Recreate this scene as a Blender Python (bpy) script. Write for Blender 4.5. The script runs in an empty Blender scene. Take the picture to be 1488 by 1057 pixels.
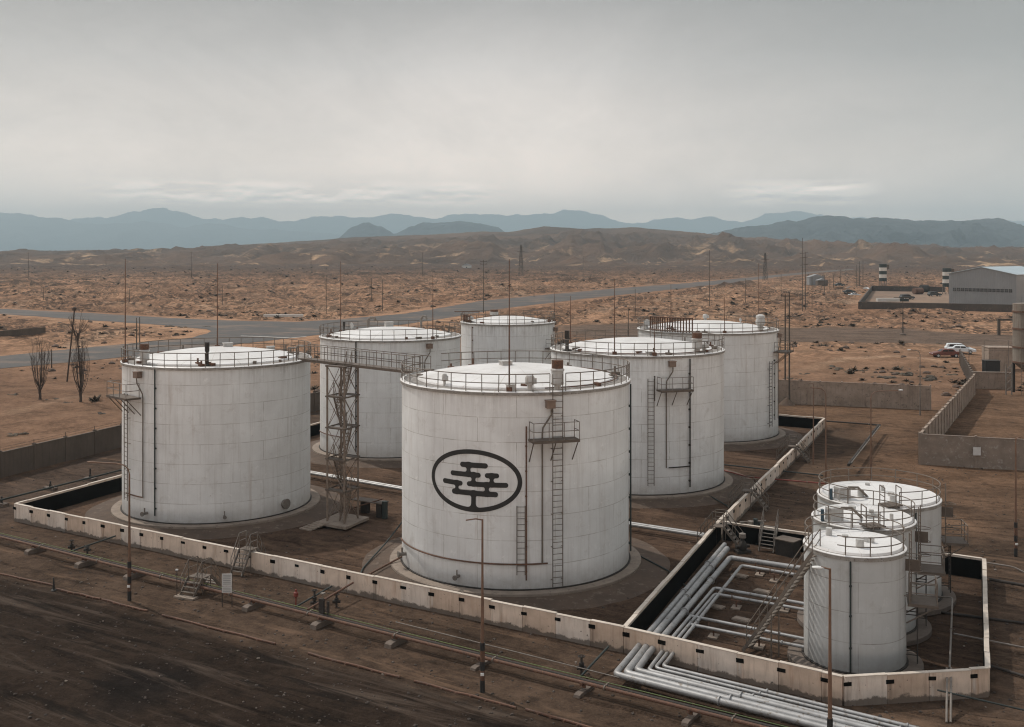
import bpy, bmesh, math, random
import numpy as np
from mathutils import Vector, Matrix
random.seed(7)
rng = np.random.default_rng(11)
SC = bpy.context.scene
COL = SC.collection
PI = math.pi
# ------------------------------------------------------------------ camera model used to survey the place
F, CX, YH, H = 1550.0, 744.0, 366.0, 20.0
def G(px, py, z=0.0):
    d = F*(H-z)/(py-YH)
    return Vector(((px-CX)/F*d, d, z))
def ZAT(py, d):
    return H-(py-YH)*d/F
# ------------------------------------------------------------------ mesh builder
class MB:
    def __init__(s):
        s.v = []; s.f = []; s.uv = None; s.mi = []
    def add(s, vs, fs, mi=0):
        b = len(s.v)
        s.v.extend([tuple(v) for v in vs])
        for f in fs:
            s.f.append(tuple(b+i for i in f)); s.mi.append(mi)
    def box(s, c, size, rz=0.0, mi=0, ax=None):
        hx, hy, hz = size[0]/2, size[1]/2, size[2]/2
        m = Matrix.Rotation(rz, 3, 'Z') if ax is None else ax
        vs = [Vector(c)+m@Vector((x*hx, y*hy, z*hz)) for z in (-1, 1) for x, y in ((-1,-1),(1,-1),(1,1),(-1,1))]
        s.add(vs, [(3,2,1,0),(4,5,6,7),(0,1,5,4),(1,2,6,5),(2,3,7,6),(3,0,4,7)], mi)
        return s
    def bar(s, p, q, r, n=6, r2=None, mi=0):
        p, q = Vector(p), Vector(q); r2 = r if r2 is None else r2
        d = (q-p)
        if d.length < 1e-6: return s
        d.normalize()
        a = d.orthogonal().normalized(); b = d.cross(a)
        vs = []
        for c, rr in ((p, r), (q, r2)):
            for i in range(n):
                t = 2*PI*i/n+PI/n
                vs.append(c+a*(math.cos(t)*rr)+b*(math.sin(t)*rr))
        fs = [(i, (i+1) % n, n+(i+1) % n, n+i) for i in range(n)]
        fs += [tuple(range(n-1, -1, -1)), tuple(range(n, 2*n))]
        s.add(vs, fs, mi); return s
    def beam(s, p, q, w, h, mi=0):
        p, q = Vector(p), Vector(q); d = q-p; L = d.length
        if L < 1e-6: return s
        d.normalize()
        up = Vector((0,0,1))
        if abs(d.z) > .98: up = Vector((0,1,0))
        y = up.cross(d).normalized(); z = d.cross(y)
        m = Matrix((d, y, z)).transposed()
        return s.box((p+q)/2, (L, w, h), mi=mi, ax=m)
    def tube(s, pts, r, n=8, closed=False, mi=0, caps=True):
        pts = [Vector(p) for p in pts]; k = len(pts)
        vs = []; ref = None
        for i, p in enumerate(pts):
            if closed: a, c = pts[i-1], pts[(i+1) % k]
            else: a, c = pts[max(i-1,0)], pts[min(i+1,k-1)]
            d = (c-a).normalized()
            if ref is None: ref = d.orthogonal().normalized()
            ref = (ref-d*ref.dot(d))
            if ref.length < 1e-5: ref = d.orthogonal()
            ref.normalize(); b = d.cross(ref)
            sc = 1.0
            if 0 < i < k-1 or closed:
                d1 = (p-a).normalized(); cc = max(.35, math.sqrt(max(0, (1+d1.dot((c-p).normalized()))/2))); sc = 1/cc if cc > .72 else 1.0
            rr = r[i] if isinstance(r, (list, tuple)) else r
            for j in range(n):
                t = 2*PI*j/n
                vs.append(p+ref*(math.cos(t)*rr)+b*(math.sin(t)*rr))
        fs = []
        for i in range(k if closed else k-1):
            o, o2 = i*n, ((i+1) % k)*n
            fs += [(o+j, o+(j+1) % n, o2+(j+1) % n, o2+j) for j in range(n)]
        if not closed and caps: fs += [tuple(range(n-1,-1,-1)), tuple(range((k-1)*n, k*n))]
        s.add(vs, fs, mi); return s
    def lathe(s, prof, c=(0,0,0), n=24, mi=0, closed=False):
        c = Vector(c); vs = []; fs = []; k = len(prof)
        for (r, z) in prof:
            for j in range(n):
                t = 2*PI*j/n
                vs.append(c+Vector((max(r,1e-4)*math.cos(t), max(r,1e-4)*math.sin(t), z)))
        for i in range(k if closed else k-1):
            a, b2 = i*n, ((i+1) % k)*n
            fs += [(a+j, a+(j+1) % n, b2+(j+1) % n, b2+j) for j in range(n)]
        s.add(vs, fs, mi); return s
    def prism(s, poly, z0, z1, mi=0):
        n = len(poly)
        vs = [(x,y,z0) for x,y in poly]+[(x,y,z1) for x,y in poly]
        fs = [(i,(i+1)%n,n+(i+1)%n,n+i) for i in range(n)]+[tuple(range(n-1,-1,-1)), tuple(range(n,2*n))]
        s.add(vs, fs, mi); return s
    def extrude(s, poly, axis_pt, ex, ez, ey, w, mi=0):
        # poly in (ex, ez) plane, thickness w along ey, centred
        n = len(poly); o = Vector(axis_pt)
        vs = [o+ex*a+ez*b+ey*(sg*w/2) for sg in (-1,1) for a,b in poly]
        fs = [(i,(i+1)%n,n+(i+1)%n,n+i) for i in range(n)]+[tuple(range(n-1,-1,-1)), tuple(range(n,2*n))]
        s.add(vs, fs, mi); return s
    def quad(s, a, b, c, d, mi=0):
        s.add([a,b,c,d], [(0,1,2,3)], mi); return s
    def build(s, name, mats, parent=None, sharp=35, fix=True):
        me = bpy.data.meshes.new(name)
        me.from_pydata(s.v, [], s.f)
        mats = mats if isinstance(mats, (list, tuple)) else [mats]
        for m in mats: me.materials.append(m)
        if len(mats) > 1: me.polygons.foreach_set('material_index', s.mi)
        if fix and len(s.f) < 60000:
            bm = bmesh.new(); bm.from_mesh(me); bmesh.ops.recalc_face_normals(bm, faces=bm.faces); bm.to_mesh(me); bm.free()
        me.polygons.foreach_set('use_smooth', [True]*len(me.polygons))
        me.set_sharp_from_angle(angle=math.radians(sharp))
        me.update()
        o = bpy.data.objects.new(name, me); COL.objects.link(o)
        if parent is not None: o.parent = parent
        return o
def thing(name, label, cat, loc=(0,0,0), rz=0.0, group=None):
    o = bpy.data.objects.new(name, None); COL.objects.link(o)
    o.location = loc; o.rotation_euler = (0,0,rz); o.empty_display_size = .3
    o['label'] = label; o['category'] = cat
    if group: o['group'] = group
    return o
def tag(o, label, cat, group=None):
    o['label'] = label; o['category'] = cat
    if group: o['group'] = group
    return o
def struct(o, kind='structure'):
    o['kind'] = kind; return o
# ------------------------------------------------------------------ materials
def srgb(*c):
    return tuple((x/255/12.92 if x/255 <= .04045 else ((x/255+.055)/1.055)**2.4) for x in c)
class NT:
    def __init__(s, mat):
        s.t = mat.node_tree; s.n = s.t.nodes; s.l = s.t.links
    def new(s, typ, **kw):
        nd = s.n.new(typ)
        for k, v in kw.items():
            if k.startswith('i_'):
                key = k[2:]
                nd.inputs[int(key) if key.isdigit() else key.replace('_',' ')].default_value = v
            else: setattr(nd, k, v)
        return nd
    def link(s, a, b): s.l.new(a, b)
    def mix(s, fac, a, b, mode='MIX'):
        m = s.new('ShaderNodeMix', data_type='RGBA', blend_type=mode)
        for sock, val in ((m.inputs['Factor'], fac), (m.inputs[6], a), (m.inputs[7], b)):
            if hasattr(val, 'is_linked') or hasattr(val, 'links'): s.link(val, sock)
            elif isinstance(val, (int, float)): sock.default_value = val
            else: sock.default_value = (*val[:3], 1)
        return m.outputs[2]
    def math(s, op, a, b=None, clamp=False):
        m = s.new('ShaderNodeMath', operation=op, use_clamp=clamp)
        for i, val in enumerate((a, b)):
            if val is None: continue
            if hasattr(val, 'links'): s.link(val, m.inputs[i])
            else: m.inputs[i].default_value = val
        return m.outputs[0]
    def ramp(s, fac, stops):
        r = s.new('ShaderNodeValToRGB'); cr = r.color_ramp
        while len(cr.elements) < len(stops): cr.elements.new(.5)
        for e, (p, c) in zip(cr.elements, stops):
            e.position = p; e.color = (c, c, c, 1) if isinstance(c, (int,float)) else (*c, 1)
        s.link(fac, r.inputs[0]); return r.outputs[0]
    def noise(s, vec, scale, detail=5, rough=.6, dist=0.0):
        n = s.new('ShaderNodeTexNoise'); n.inputs['Scale'].default_value = scale; n.inputs['Detail'].default_value = detail
        n.inputs['Roughness'].default_value = rough; n.inputs['Distortion'].default_value = dist
        s.link(vec, n.inputs['Vector']); return n.outputs['Fac']
    def mapping(s, vec, scale=(1,1,1), loc=(0,0,0), rot=(0,0,0)):
        m = s.new('ShaderNodeMapping'); m.inputs['Scale'].default_value = scale; m.inputs['Location'].default_value = loc; m.inputs['Rotation'].default_value = rot
        s.link(vec, m.inputs['Vector']); return m.outputs[0]
def newmat(name, rough=.7, metal=0.0):
    m = bpy.data.materials.new(name); m.use_nodes = True
    nt = NT(m); b = nt.n['Principled BSDF']
    b.inputs['Roughness'].default_value = rough; b.inputs['Metallic'].default_value = metal
    return m, nt, b
def pm(name, c1, c2=None, scale=2.0, rough=.7, metal=0.0, bump=0.0, streak=0.0, streakcol=None, c3=None, spec=None):
    m, nt, b = newmat(name, rough, metal)
    tc = nt.new('ShaderNodeTexCoord').outputs['Object']
    c2 = c2 or tuple(x*.7 for x in c1)
    n1 = nt.noise(tc, scale, 6, .65)
    col = nt.mix(nt.ramp(n1, [(.3,0.0),(.7,1.0)]), c1, c2)
    if c3:
        n3 = nt.noise(tc, scale*3.1, 5, .7)
        col = nt.mix(nt.ramp(n3, [(.56,0.0),(.66,1.0)]), col, c3)
    if streak:
        mp = nt.mapping(tc, (3.0,3.0,.18))
        n2 = nt.noise(mp, 1.6, 5, .7)
        col = nt.mix(nt.math('MULTIPLY', nt.ramp(n2, [(.5,0.0),(.72,1.0)]), streak), col, streakcol or tuple(x*.35 for x in c1))
    nt.link(col, b.inputs['Base Color'])
    if spec is not None: b.inputs['Specular IOR Level'].default_value = spec
    if bump:
        bp = nt.new('ShaderNodeBump'); bp.inputs['Strength'].default_value = bump; bp.inputs['Distance'].default_value = .05
        nt.link(nt.noise(tc, scale*5, 5, .7), bp.inputs['Height']); nt.link(bp.outputs[0], b.inputs['Normal'])
    return m
M = {}
M['rail'] = pm('weathered_steel', (.10,.085,.072), (.17,.135,.105), 3, .65)
M['railpale'] = pm('galvanised_steel', (.20,.185,.165), (.13,.10,.08), 3, .55)
M['rust'] = pm('rusty_steel', (.14,.065,.038), (.07,.042,.03), 4, .8, c3=(.22,.11,.06))
M['darksteel'] = pm('dark_steel', (.030,.028,.026), (.055,.045,.038), 3, .75, spec=.25)
M['silver'] = pm('silver_lagging', (.36,.36,.36), (.24,.235,.23), 1.2, .5, metal=.35, c3=(.17,.145,.12))
M['black'] = pm('bitumen_coating', (.006,.0058,.0055), (.010,.009,.008), 1.5, .9, spec=.04)
M['blackpaint'] = pm('black_paint', (.012,.012,.012), (.022,.021,.02), 2.5, .6)
M['ventwhite'] = pm('vent_paint', (.50,.50,.49), (.36,.35,.33), 2, .55, streak=.5, streakcol=(.2,.13,.09))
M['timber'] = pm('pole_timber', (.055,.043,.034), (.085,.066,.05), 3, .85)
M['polesteel'] = pm('pole_rusty_paint', (.21,.115,.07), (.11,.066,.045), 2, .7)
M['red'] = pm('red_paint', (.22,.035,.022), (.13,.03,.02), 3, .6)
M['green'] = pm('green_paint', (.11,.15,.03), (.06,.085,.03), .25, .6, c3=(.06,.05,.04))
M['teal'] = pm('dark_teal_paint', (.026,.036,.036), (.04,.045,.04), 3, .7, spec=.3)
M['lampwhite'] = pm('lamp_shell', (.72,.72,.70), (.6,.6,.58), 3, .4)
M['concrete'] = pm('sleeper_concrete', (.16,.125,.10), (.09,.07,.058), 2, .9, bump=.4)
M['slab'] = pm('pale_concrete', (.28,.225,.18), (.19,.15,.12), .9, .9, bump=.3, c3=(.14,.105,.08))
M['coping'] = pm('coping_concrete', (.60,.53,.46), (.42,.36,.30), 1.3, .85, bump=.2)
M['fence'] = pm('fence_concrete', (.36,.285,.23), (.225,.17,.13), .8, .9, bump=.3, c3=(.17,.13,.10), streak=.35, streakcol=(.09,.066,.052))
M['fencedark'] = pm('fence_dark_concrete', (.135,.104,.082), (.085,.066,.053), .4, .9, bump=.3, streak=.4)
M['fencegrey'] = pm('stained_grey_concrete', (.255,.205,.165), (.165,.13,.105), .9, .9, bump=.3, c3=(.30,.27,.24))
M['walldark'] = pm('dark_block_wall', (.088,.069,.056), (.052,.042,.035), .25, .9, bump=.2, streak=.5, streakcol=(.035,.029,.025), c3=(.12,.092,.072))
M['earthskirt'] = pm('packed_earth', (.105,.069,.047), (.058,.039,.028), .5, .95, bump=.5, c3=(.14,.105,.08))
M['twig'] = pm('bare_twig', (.05,.037,.03), (.075,.055,.043), 3, .9)
M['corrug'] = pm('corrugated_cladding', (.25,.255,.26), (.205,.21,.215), .15, .55, streak=.25)
M['corrugroof'] = pm('roof_sheet', (.42,.50,.54), (.36,.43,.47), .2, .45)
M['deckpale'] = pm('faded_brown_paint', (.23,.165,.125), (.15,.10,.075), 3, .7)
M['glassdark'] = pm('dark_glass', (.012,.012,.013), (.02,.02,.02), 1, .2)
M['tower'] = pm('tower_steel', (.215,.17,.135), (.13,.095,.07), 3, .7)
M['deck'] = pm('deck_grating', (.135,.105,.082), (.085,.066,.053), 3, .8)
M['carwhite'] = pm('white_car_paint', (.62,.66,.68), (.55,.58,.6), 1, .35)
M['carred'] = pm('rust_red_car_paint', (.16,.045,.03), (.11,.035,.025), 1.5, .4)
M['cargrey'] = pm('dark_car_paint', (.03,.035,.038), (.045,.05,.05), 1, .4)
M['tyre'] = pm('tyre_rubber', (.014,.014,.014), (.02,.02,.02), 3, .85)
M['hub'] = pm('wheel_hub', (.5,.5,.5), (.4,.4,.4), 3, .4)
M['signwhite'] = pm('sign_board', (.56,.56,.55), (.46,.45,.44), 3, .6)
M['signgrey'] = pm('sign_lettering', (.22,.22,.22), (.28,.28,.28), 3, .6)
M['whitewash'] = pm('white_wash', (.6,.58,.55), (.5,.47,.43), .5, .7)
M['blue'] = pm('blue_plastic', (.035,.07,.095), (.04,.075,.1), 3, .5)
M['scrubmat'] = pm('dry_scrub', (.036,.029,.022), (.105,.078,.052), .07, .95, c3=(.17,.125,.085))
M['rockmat'] = pm('desert_rock', (.12,.08,.058), (.075,.052,.04), .8, .95, bump=.4)

def shell_material(dim=1.0):
    m, nt, b = newmat('tank_paint', .5)
    tc = nt.new('ShaderNodeTexCoord'); uv = tc.outputs['UV']
    oi = nt.new('ShaderNodeObjectInfo').outputs['Random']
    sh = nt.new('ShaderNodeCombineXYZ'); nt.link(nt.math('MULTIPLY', oi, 61.0), sh.inputs[0])
    va = nt.new('ShaderNodeVectorMath', operation='ADD'); nt.link(uv, va.inputs[0]); nt.link(sh.outputs[0], va.inputs[1]); uvr = va.outputs[0]
    n = nt.noise(uvr, .35, 6, .6)
    col = nt.mix(nt.ramp(n, [(.28,0.0),(.72,1.0)]), (.785,.80,.80), (.63,.635,.63))
    # per plate tone
    br = nt.new('ShaderNodeTexBrick'); br.offset = .5
    nt.link(uv, br.inputs['Vector'])
    for k, v in (('Scale',1.0),('Mortar Size',.024),('Mortar Smooth',.4),('Bias',0.0),('Brick Width',4.6),('Row Height',1.425)): br.inputs[k].default_value = v
    br.inputs['Color1'].default_value = (.94,.94,.94,1); br.inputs['Color2'].default_value = (1,1,1,1); br.inputs['Mortar'].default_value = (.52,.49,.46,1)
    seam_n = nt.noise(uvr, .9, 4, .6)
    col = nt.mix(nt.ramp(seam_n, [(.35,.15),(.65,1.0)]), col, nt.mix(1.0, col, br.outputs['Color'], 'MULTIPLY'))
    # long run-off streaks
    s1 = nt.noise(nt.mapping(uvr, (2.6,.10,1)), 1.0, 6, .72)
    col = nt.mix(nt.math('MULTIPLY', nt.ramp(s1, [(.50,0.0),(.78,1.0)]), .45), col, (.33,.30,.27))
    s1b = nt.noise(nt.mapping(uvr, (7.0,.12,1)), 1.0, 4, .7)
    col = nt.mix(nt.math('MULTIPLY', nt.ramp(s1b, [(.56,0.0),(.78,1.0)]), .3), col, (.40,.36,.32))
    bl = nt.noise(uvr, .8, 8, .76, .4)
    col = nt.mix(nt.ramp(bl, [(.55,0.0),(.70,.45)]), col, (.42,.39,.36))
    bl2 = nt.noise(nt.mapping(uvr,(1,.8,1),(20,5,0)), 1.9, 6, .7, .2)
    col = nt.mix(nt.ramp(bl2, [(.60,0.0),(.70,.6)]), col, (.86,.86,.85))
    col = nt.mix(nt.math('MULTIPLY', oi, .5), col, nt.mix(1.0, col, (.90,.89,.875), 'MULTIPLY'))
    rr_ = nt.noise(nt.mapping(uvr,(.55,.045,1),(70,3,0)), 1.0, 5, .7)
    col = nt.mix(nt.math('MULTIPLY', nt.ramp(rr_,[(.60,0.0),(.72,1.0)]), .45), col, (.33,.245,.19))
    # drips below the rim
    sp = nt.new('ShaderNodeSeparateXYZ'); nt.link(uv, sp.inputs[0])
    topd = nt.math('SUBTRACT', 1.0, nt.math('DIVIDE', nt.math('SUBTRACT', 11.2, sp.outputs[1]), 2.6), True)
    s2 = nt.noise(nt.mapping(uvr, (3.4,.22,1), (9,2,0)), 1.0, 6, .75)
    dr = nt.math('MULTIPLY', nt.math('MULTIPLY', nt.math('POWER', topd, 1.6), nt.ramp(s2, [(.42,0.0),(.68,1.0)])), nt.ramp(nt.noise(nt.mapping(uvr,(.16,.05,1),(3,8,0)),1.0,4,.6),[(.40,.12),(.60,1.0)]))
    col = nt.mix(nt.math('MULTIPLY', dr, .75), col, (.16,.135,.115))
    # splash dirt at the foot
    ft = nt.math('SUBTRACT', 1.0, nt.math('DIVIDE', sp.outputs[1], 1.3), True)
    s3 = nt.noise(uvr, 1.7, 5, .7)
    col = nt.mix(nt.math('MULTIPLY', nt.math('MULTIPLY', ft, s3), .9), col, (.24,.19,.15))
    # rust freckles
    vr = nt.noise(nt.mapping(uvr, (2.2,1.3,1)), 1.3, 8, .75)
    col = nt.mix(nt.ramp(vr, [(.665,0.0),(.70,.8)]), col, (.22,.13,.085))
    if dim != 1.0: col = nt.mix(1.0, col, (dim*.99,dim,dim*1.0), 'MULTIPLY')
    nt.link(col, b.inputs['Base Color'])
    bp = nt.new('ShaderNodeBump'); bp.inputs['Strength'].default_value = .35; bp.inputs['Distance'].default_value = .04
    hgt = nt.math('ADD', nt.math('MULTIPLY', nt.noise(uvr, .5, 3, .5), .9), nt.math('MULTIPLY', br.outputs['Fac'], -.25))
    nt.link(hgt, bp.inputs['Height']); nt.link(bp.outputs[0], b.inputs['Normal'])
    return m
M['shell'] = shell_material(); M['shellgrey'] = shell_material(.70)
def roof_material():
    m, nt, b = newmat('roof_paint', .45)
    tc = nt.new('ShaderNodeTexCoord').outputs['Object']
    n = nt.noise(tc, .28, 6, .62)
    col = nt.mix(nt.ramp(n, [(.42,0.0),(.75,1.0)]), (.70,.69,.68), (.50,.48,.455))
    n2 = nt.noise(tc, 1.3, 7, .75, .6)
    col = nt.mix(nt.ramp(n2, [(.60,0.0),(.72,.7)]), col, (.36,.31,.27))
    # radial plates
    sp = nt.new('ShaderNodeSeparateXYZ'); nt.link(tc, sp.inputs[0])
    an = nt.math('ARCTAN2', sp.outputs[1], sp.outputs[0])
    w = nt.math('FRACT', nt.math('MULTIPLY', an, 18/(2*PI)))
    ln = nt.math('LESS_THAN', w, .035)
    col = nt.mix(nt.math('MULTIPLY', ln, .55), col, (.42,.38,.34))
    nt.link(col, b.inputs['Base Color'])
    bp = nt.new('ShaderNodeBump'); bp.inputs['Strength'].default_value = .3; bp.inputs['Distance'].default_value = .05
    nt.link(nt.noise(tc, .8, 4, .6), bp.inputs['Height']); nt.link(bp.outputs[0], b.inputs['Normal'])
    return m
M['roof'] = roof_material()
M['roofedge'] = pm('roof_edge_dirt', (.24,.22,.20), (.15,.13,.115), 1.2, .8, bump=.2, c3=(.42,.40,.37))
M['rim'] = pm('rim_angle', (.34,.33,.31), (.20,.175,.15), 2.4, .65, c3=(.10,.085,.07))
def bund_material(ca=(.72,.59,.485), cb=(.53,.43,.35), off=0.0):
    m, nt, b = newmat('bund_concrete', .88)
    tc = nt.new('ShaderNodeTexCoord').outputs['Object']
    n = nt.noise(tc, .7, 6, .65)
    col = nt.mix(nt.ramp(n, [(.32,0.0),(.68,1.0)]), ca, cb)
    s = nt.noise(nt.mapping(tc, (4.0,4.0,.35)), 1.2, 6, .72)
    col = nt.mix(nt.math('MULTIPLY', nt.ramp(s, [(.50,0.0),(.74,1.0)]), .6), col, (.26,.185,.135))
    s2 = nt.noise(nt.mapping(tc, (2.0,2.0,.3), (5,3,0)), 1.0, 4, .6)
    col = nt.mix(nt.math('MULTIPLY', nt.ramp(s2, [(.58,0.0),(.75,1.0)]), .6), col, (.36,.20,.12))
    sp = nt.new('ShaderNodeSeparateXYZ'); nt.link(tc, sp.inputs[0])
    fx = nt.math('FRACT', nt.math('DIVIDE', sp.outputs[0], 2.0)); sd_ = nt.math('SUBTRACT', 1.0, nt.math('DIVIDE', nt.math('ABSOLUTE', nt.math('SUBTRACT', fx, .07)), .055), True)
    lo_ = nt.math('LESS_THAN', sp.outputs[2], .95); sn = nt.noise(nt.mapping(tc,(.55,.55,.25)), 1.0, 3, .6)
    stn = nt.math('MULTIPLY', nt.math('MULTIPLY', nt.math('POWER', sd_, .6), lo_), nt.ramp(sn,[(.42,0.0),(.56,.75)]))
    col = nt.mix(stn, col, (.17,.12,.09))
    sn2 = nt.noise(nt.mapping(tc,(.55,.55,.25),(7,3,1)), 1.0, 3, .6)
    col = nt.mix(nt.math('MULTIPLY', nt.math('MULTIPLY', sd_, lo_), nt.ramp(sn2,[(.52,0.0),(.60,.7)])), col, (.66,.60,.54))
    ft = nt.math('SUBTRACT', 1.0, nt.math('DIVIDE', sp.outputs[2], .55), True)
    nn = nt.noise(tc, 1.1, 5, .7)
    e = nt.ramp(nt.math('ADD', nt.math('MULTIPLY', ft, .55), nt.math('MULTIPLY', nn, .9)), [(.70,0.0),(.80,.85)])
    col = nt.mix(e, col, (.085,.068,.055))
    sp2 = nt.noise(tc, 5.5, 2, .5)
    col = nt.mix(nt.ramp(sp2, [(.72,0.0),(.745,.85)]), col, (.09,.07,.06))
    nt.link(col, b.inputs['Base Color'])
    bp = nt.new('ShaderNodeBump'); bp.inputs['Strength'].default_value = .35; bp.inputs['Distance'].default_value = .03
    nt.link(nt.noise(tc, 4, 6, .7), bp.inputs['Height']); nt.link(bp.outputs[0], b.inputs['Normal'])
    return m
M['bund'] = bund_material(); M['bund2'] = bund_material((.74,.65,.57),(.57,.495,.43)); M['bund3'] = bund_material((.60,.465,.365),(.42,.32,.245))
# ------------------------------------------------------------------ plan of the place
P1, P2, P3, P4 = G(22,757), G(907,948), G(1225,1025), G(1435,1012)
P5, P6, P7 = G(1430,812,1.25), G(1045,757,1.25), G(1198,608,1.25)
for p in (P5,P6,P7): p.z = 0
lv = Vector((4.2,10.1,0)); fu = (P2-P1)
def isect(a, d, b, e):
    den = d.x*e.y-d.y*e.x
    t = ((b.x-a.x)*e.y-(b.y-a.y)*e.x)/den
    return Vector((a.x+d.x*t, a.y+d.y*t, 0))
P8 = isect(P7, fu, P1, lv)
U = fu.normalized(); V = Vector((.40,.917,0)).normalized()
AV = math.atan2(V.y, V.x)
# ------------------------------------------------------------------ numpy noise
def _hash(ix, iy, seed):
    h = (ix.astype(np.int64)*374761393+iy.astype(np.int64)*668265263+seed*974634777) & 0x7fffffff
    h = ((h ^ (h >> 13))*1274126177) & 0x7fffffff
    return ((h ^ (h >> 16)) & 0xffff)/65535.0
def vn(x, y, seed=0):
    ix = np.floor(x); iy = np.floor(y); fx = x-ix; fy = y-iy
    sx = fx*fx*fx*(fx*(fx*6-15)+10); sy = fy*fy*fy*(fy*(fy*6-15)+10)
    a = _hash(ix,iy,seed); b = _hash(ix+1,iy,seed); c = _hash(ix,iy+1,seed); d = _hash(ix+1,iy+1,seed)
    return (a+(b-a)*sx)*(1-sy)+(c+(d-c)*sx)*sy
def fbm(x, y, seed=0, o=4, g=.5):
    s = 0; a = 1; t = 0
    for i in range(o):
        s = s+a*vn(x*2**i+i*17.3, y*2**i-i*9.1, seed+i); t += a; a *= g
    return s/t
def rdg(x, y, seed=0, o=4, g=.55):
    s = 0; a = 1; t = 0
    for i in range(o):
        n = 1-np.abs(2*vn(x*2**i+i*13.7, y*2**i+i*5.3, seed+i)-1); s = s+a*n*n; t += a; a *= g
    return s/t
def sst(a, b, x):
    t = np.clip((x-a)/(b-a), 0, 1); return t*t*(3-2*t)
def inpoly(x, y, poly):
    ins = np.zeros(x.shape, bool); n = len(poly)
    for i in range(n):
        x1,y1 = poly[i][:2]; x2,y2 = poly[(i+1)%n][:2]
        if y1 == y2: continue
        c = ((y1 > y) != (y2 > y)) & (x < (x2-x1)*(y-y1)/(y2-y1)+x1)
        ins ^= c
    return ins
def edged(x, y, poly, closed=True):
    d = np.full(x.shape, 1e9); n = len(poly)
    for i in range(n if closed else n-1):
        x1,y1 = poly[i][:2]; x2,y2 = poly[(i+1)%n][:2]
        dx,dy = x2-x1,y2-y1; L = dx*dx+dy*dy+1e-9
        t = np.clip(((x-x1)*dx+(y-y1)*dy)/L, 0, 1)
        d = np.minimum(d, np.hypot(x-x1-t*dx, y-y1-t*dy))
    return d
def sdp(x, y, poly):
    d = edged(x, y, poly); return np.where(inpoly(x, y, poly), -d, d)
def gp(lst): return [tuple(G(a,b)[:2]) for a,b in lst]
ROAD = gp([(-260,441),(0,449),(150,456.5),(270,463.5),(350,466.6),(430,468),(500,464),(590,456),(700,437.5),(800,428),(900,419),(1000,411.5),(1090,403.5),(1140,398.5),(1190,394.5),(1240,391),
           (1240,392.5),(1190,396.5),(1140,401.5),(1090,408),(1000,418.5),(880,431),(720,450),(660,461),(600,470),(540,477),(463,487),(350,500),(260,510.5),(180,519),(100,527),(0,536),(-260,562),
           (-260,538),(0,518),(100,508),(180,500.5),(280,491),(301,485),(307,481.5),(300,478.5),(250,474),(150,467),(0,456.5),(-260,446)])
TRACK = gp([(800,474),(930,470),(1130,474),(1320,480),(1450,486),(1600,492),(1600,512),(1440,508),(1330,500),(1200,496),(1130,501),(930,490),(800,486)])
FL = [G(-120,729), G(0,695), G(177,650), G(457,598)]           # left boundary fence line
FB0 = Vector((-15.0,158.0,0)); FB1, FB2 = G(1131,586), G(1352,596)
YARD = [(-110,-60),(FL[0].x,FL[0].y),(FL[2].x,FL[2].y),(FL[3].x,FL[3].y),(-15,158),(FB1.x,FB1.y),(FB2.x,FB2.y),(66,150),(160,152),(200,-60)]
BIG = [p[:2] for p in (P1,P2,P6,P7,P8)]
PIT = [p[:2] for p in (P2,P3,P4,P5,P6)]
HANG = gp([(1249,449),(1700,462),(1700,420),(1266,420)])
K0, K1 = G(0,835), G(745,1031)
KD = (K1-K0).normalized()
BERMS = [gp([(-200,413),(0,414),(80,416.5),(140,418.5)]), gp([(150,405),(300,403),(450,402),(600,398),(760,399),(900,408)]), gp([(-100,404),(60,407),(120,409)]), gp([(640,406),(780,408),(900,412)]), gp([(930,422),(1060,418),(1090,414)])]
PATHS = [(gp([(100,505),(150,490),(185,480),(240,477),(290,478)]),1.6),(gp([(850,455),(900,447),(960,446),(1040,452),(1120,468)]),2.0),(gp([(940,438),(1000,430),(1060,426),(1150,428),(1240,440)]),2.5),(gp([(560,452),(480,447),(380,446),(250,443),(120,440)]),2.0),(gp([(620,440),(540,425),(420,418),(260,420)]),2.6),(gp([(760,428),(700,414),(600,408)]),3.0),(gp([(1240,430),(1180,424),(1100,420),(1010,421)]),2.6),(gp([(1150,545),(1220,525),(1310,520),(1400,530)]),1.0),(gp([(20,600),(80,580),(150,575),(178,570)]),.9)]
def ground_h(x, y):
    big = fbm(x/60, y/60, 3, 3)
    road = sdp(x, y, ROAD)
    m = sst(150, 270, y+ .18*np.abs(x))*sst(2, 14, road)
    m = m*(1-.85*sst(8,-4, sdp(x,y,TRACK)))*sst(-2,10, sdp(x,y,HANG))
    amp = sst(200,520,y)
    n = rdg(x/11, y/14, 21, 3)
    n2 = fbm(x/4.5, y/5.5, 33, 3)
    h = m*((n-.45)*(1.2+2.6*amp)+(n2-.5)*.9+(big-.5)*2.2)
    for b in BERMS: h = h+m*1.7*np.exp(-(edged(x,y,b,False)/(3.0+y/500))**2)
    h = h*np.clip(1.25-sst(1300,2400,y), .25, 1)
    # leftover sand banks near the fences, gentle
    near = (1-sst(150,270,y))*sst(3,16,sdp(x,y,YARD))*sst(2,10,road)*(1-sst(4,-4,sdp(x,y,TRACK)))
    h = h+near*((fbm(x/9,y/9,5,4)-.48)*.9)
    wd = np.array([[*G(1247,451)[:2]],[*G(1479,456.5)[:2]]]); h = h+np.clip(fbm(x/9,y/9,77,4)-.30,0,1)*3.4*np.exp(-(edged(x,y,wd,False)/3.2)**2)
    h = h+(fbm(x/2.3,y/2.3,8,3)-.62)*.07*(1-m)*sst(.5,3,road)
    return np.where(road < 2.5, np.minimum(h, -.02), h)
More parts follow.
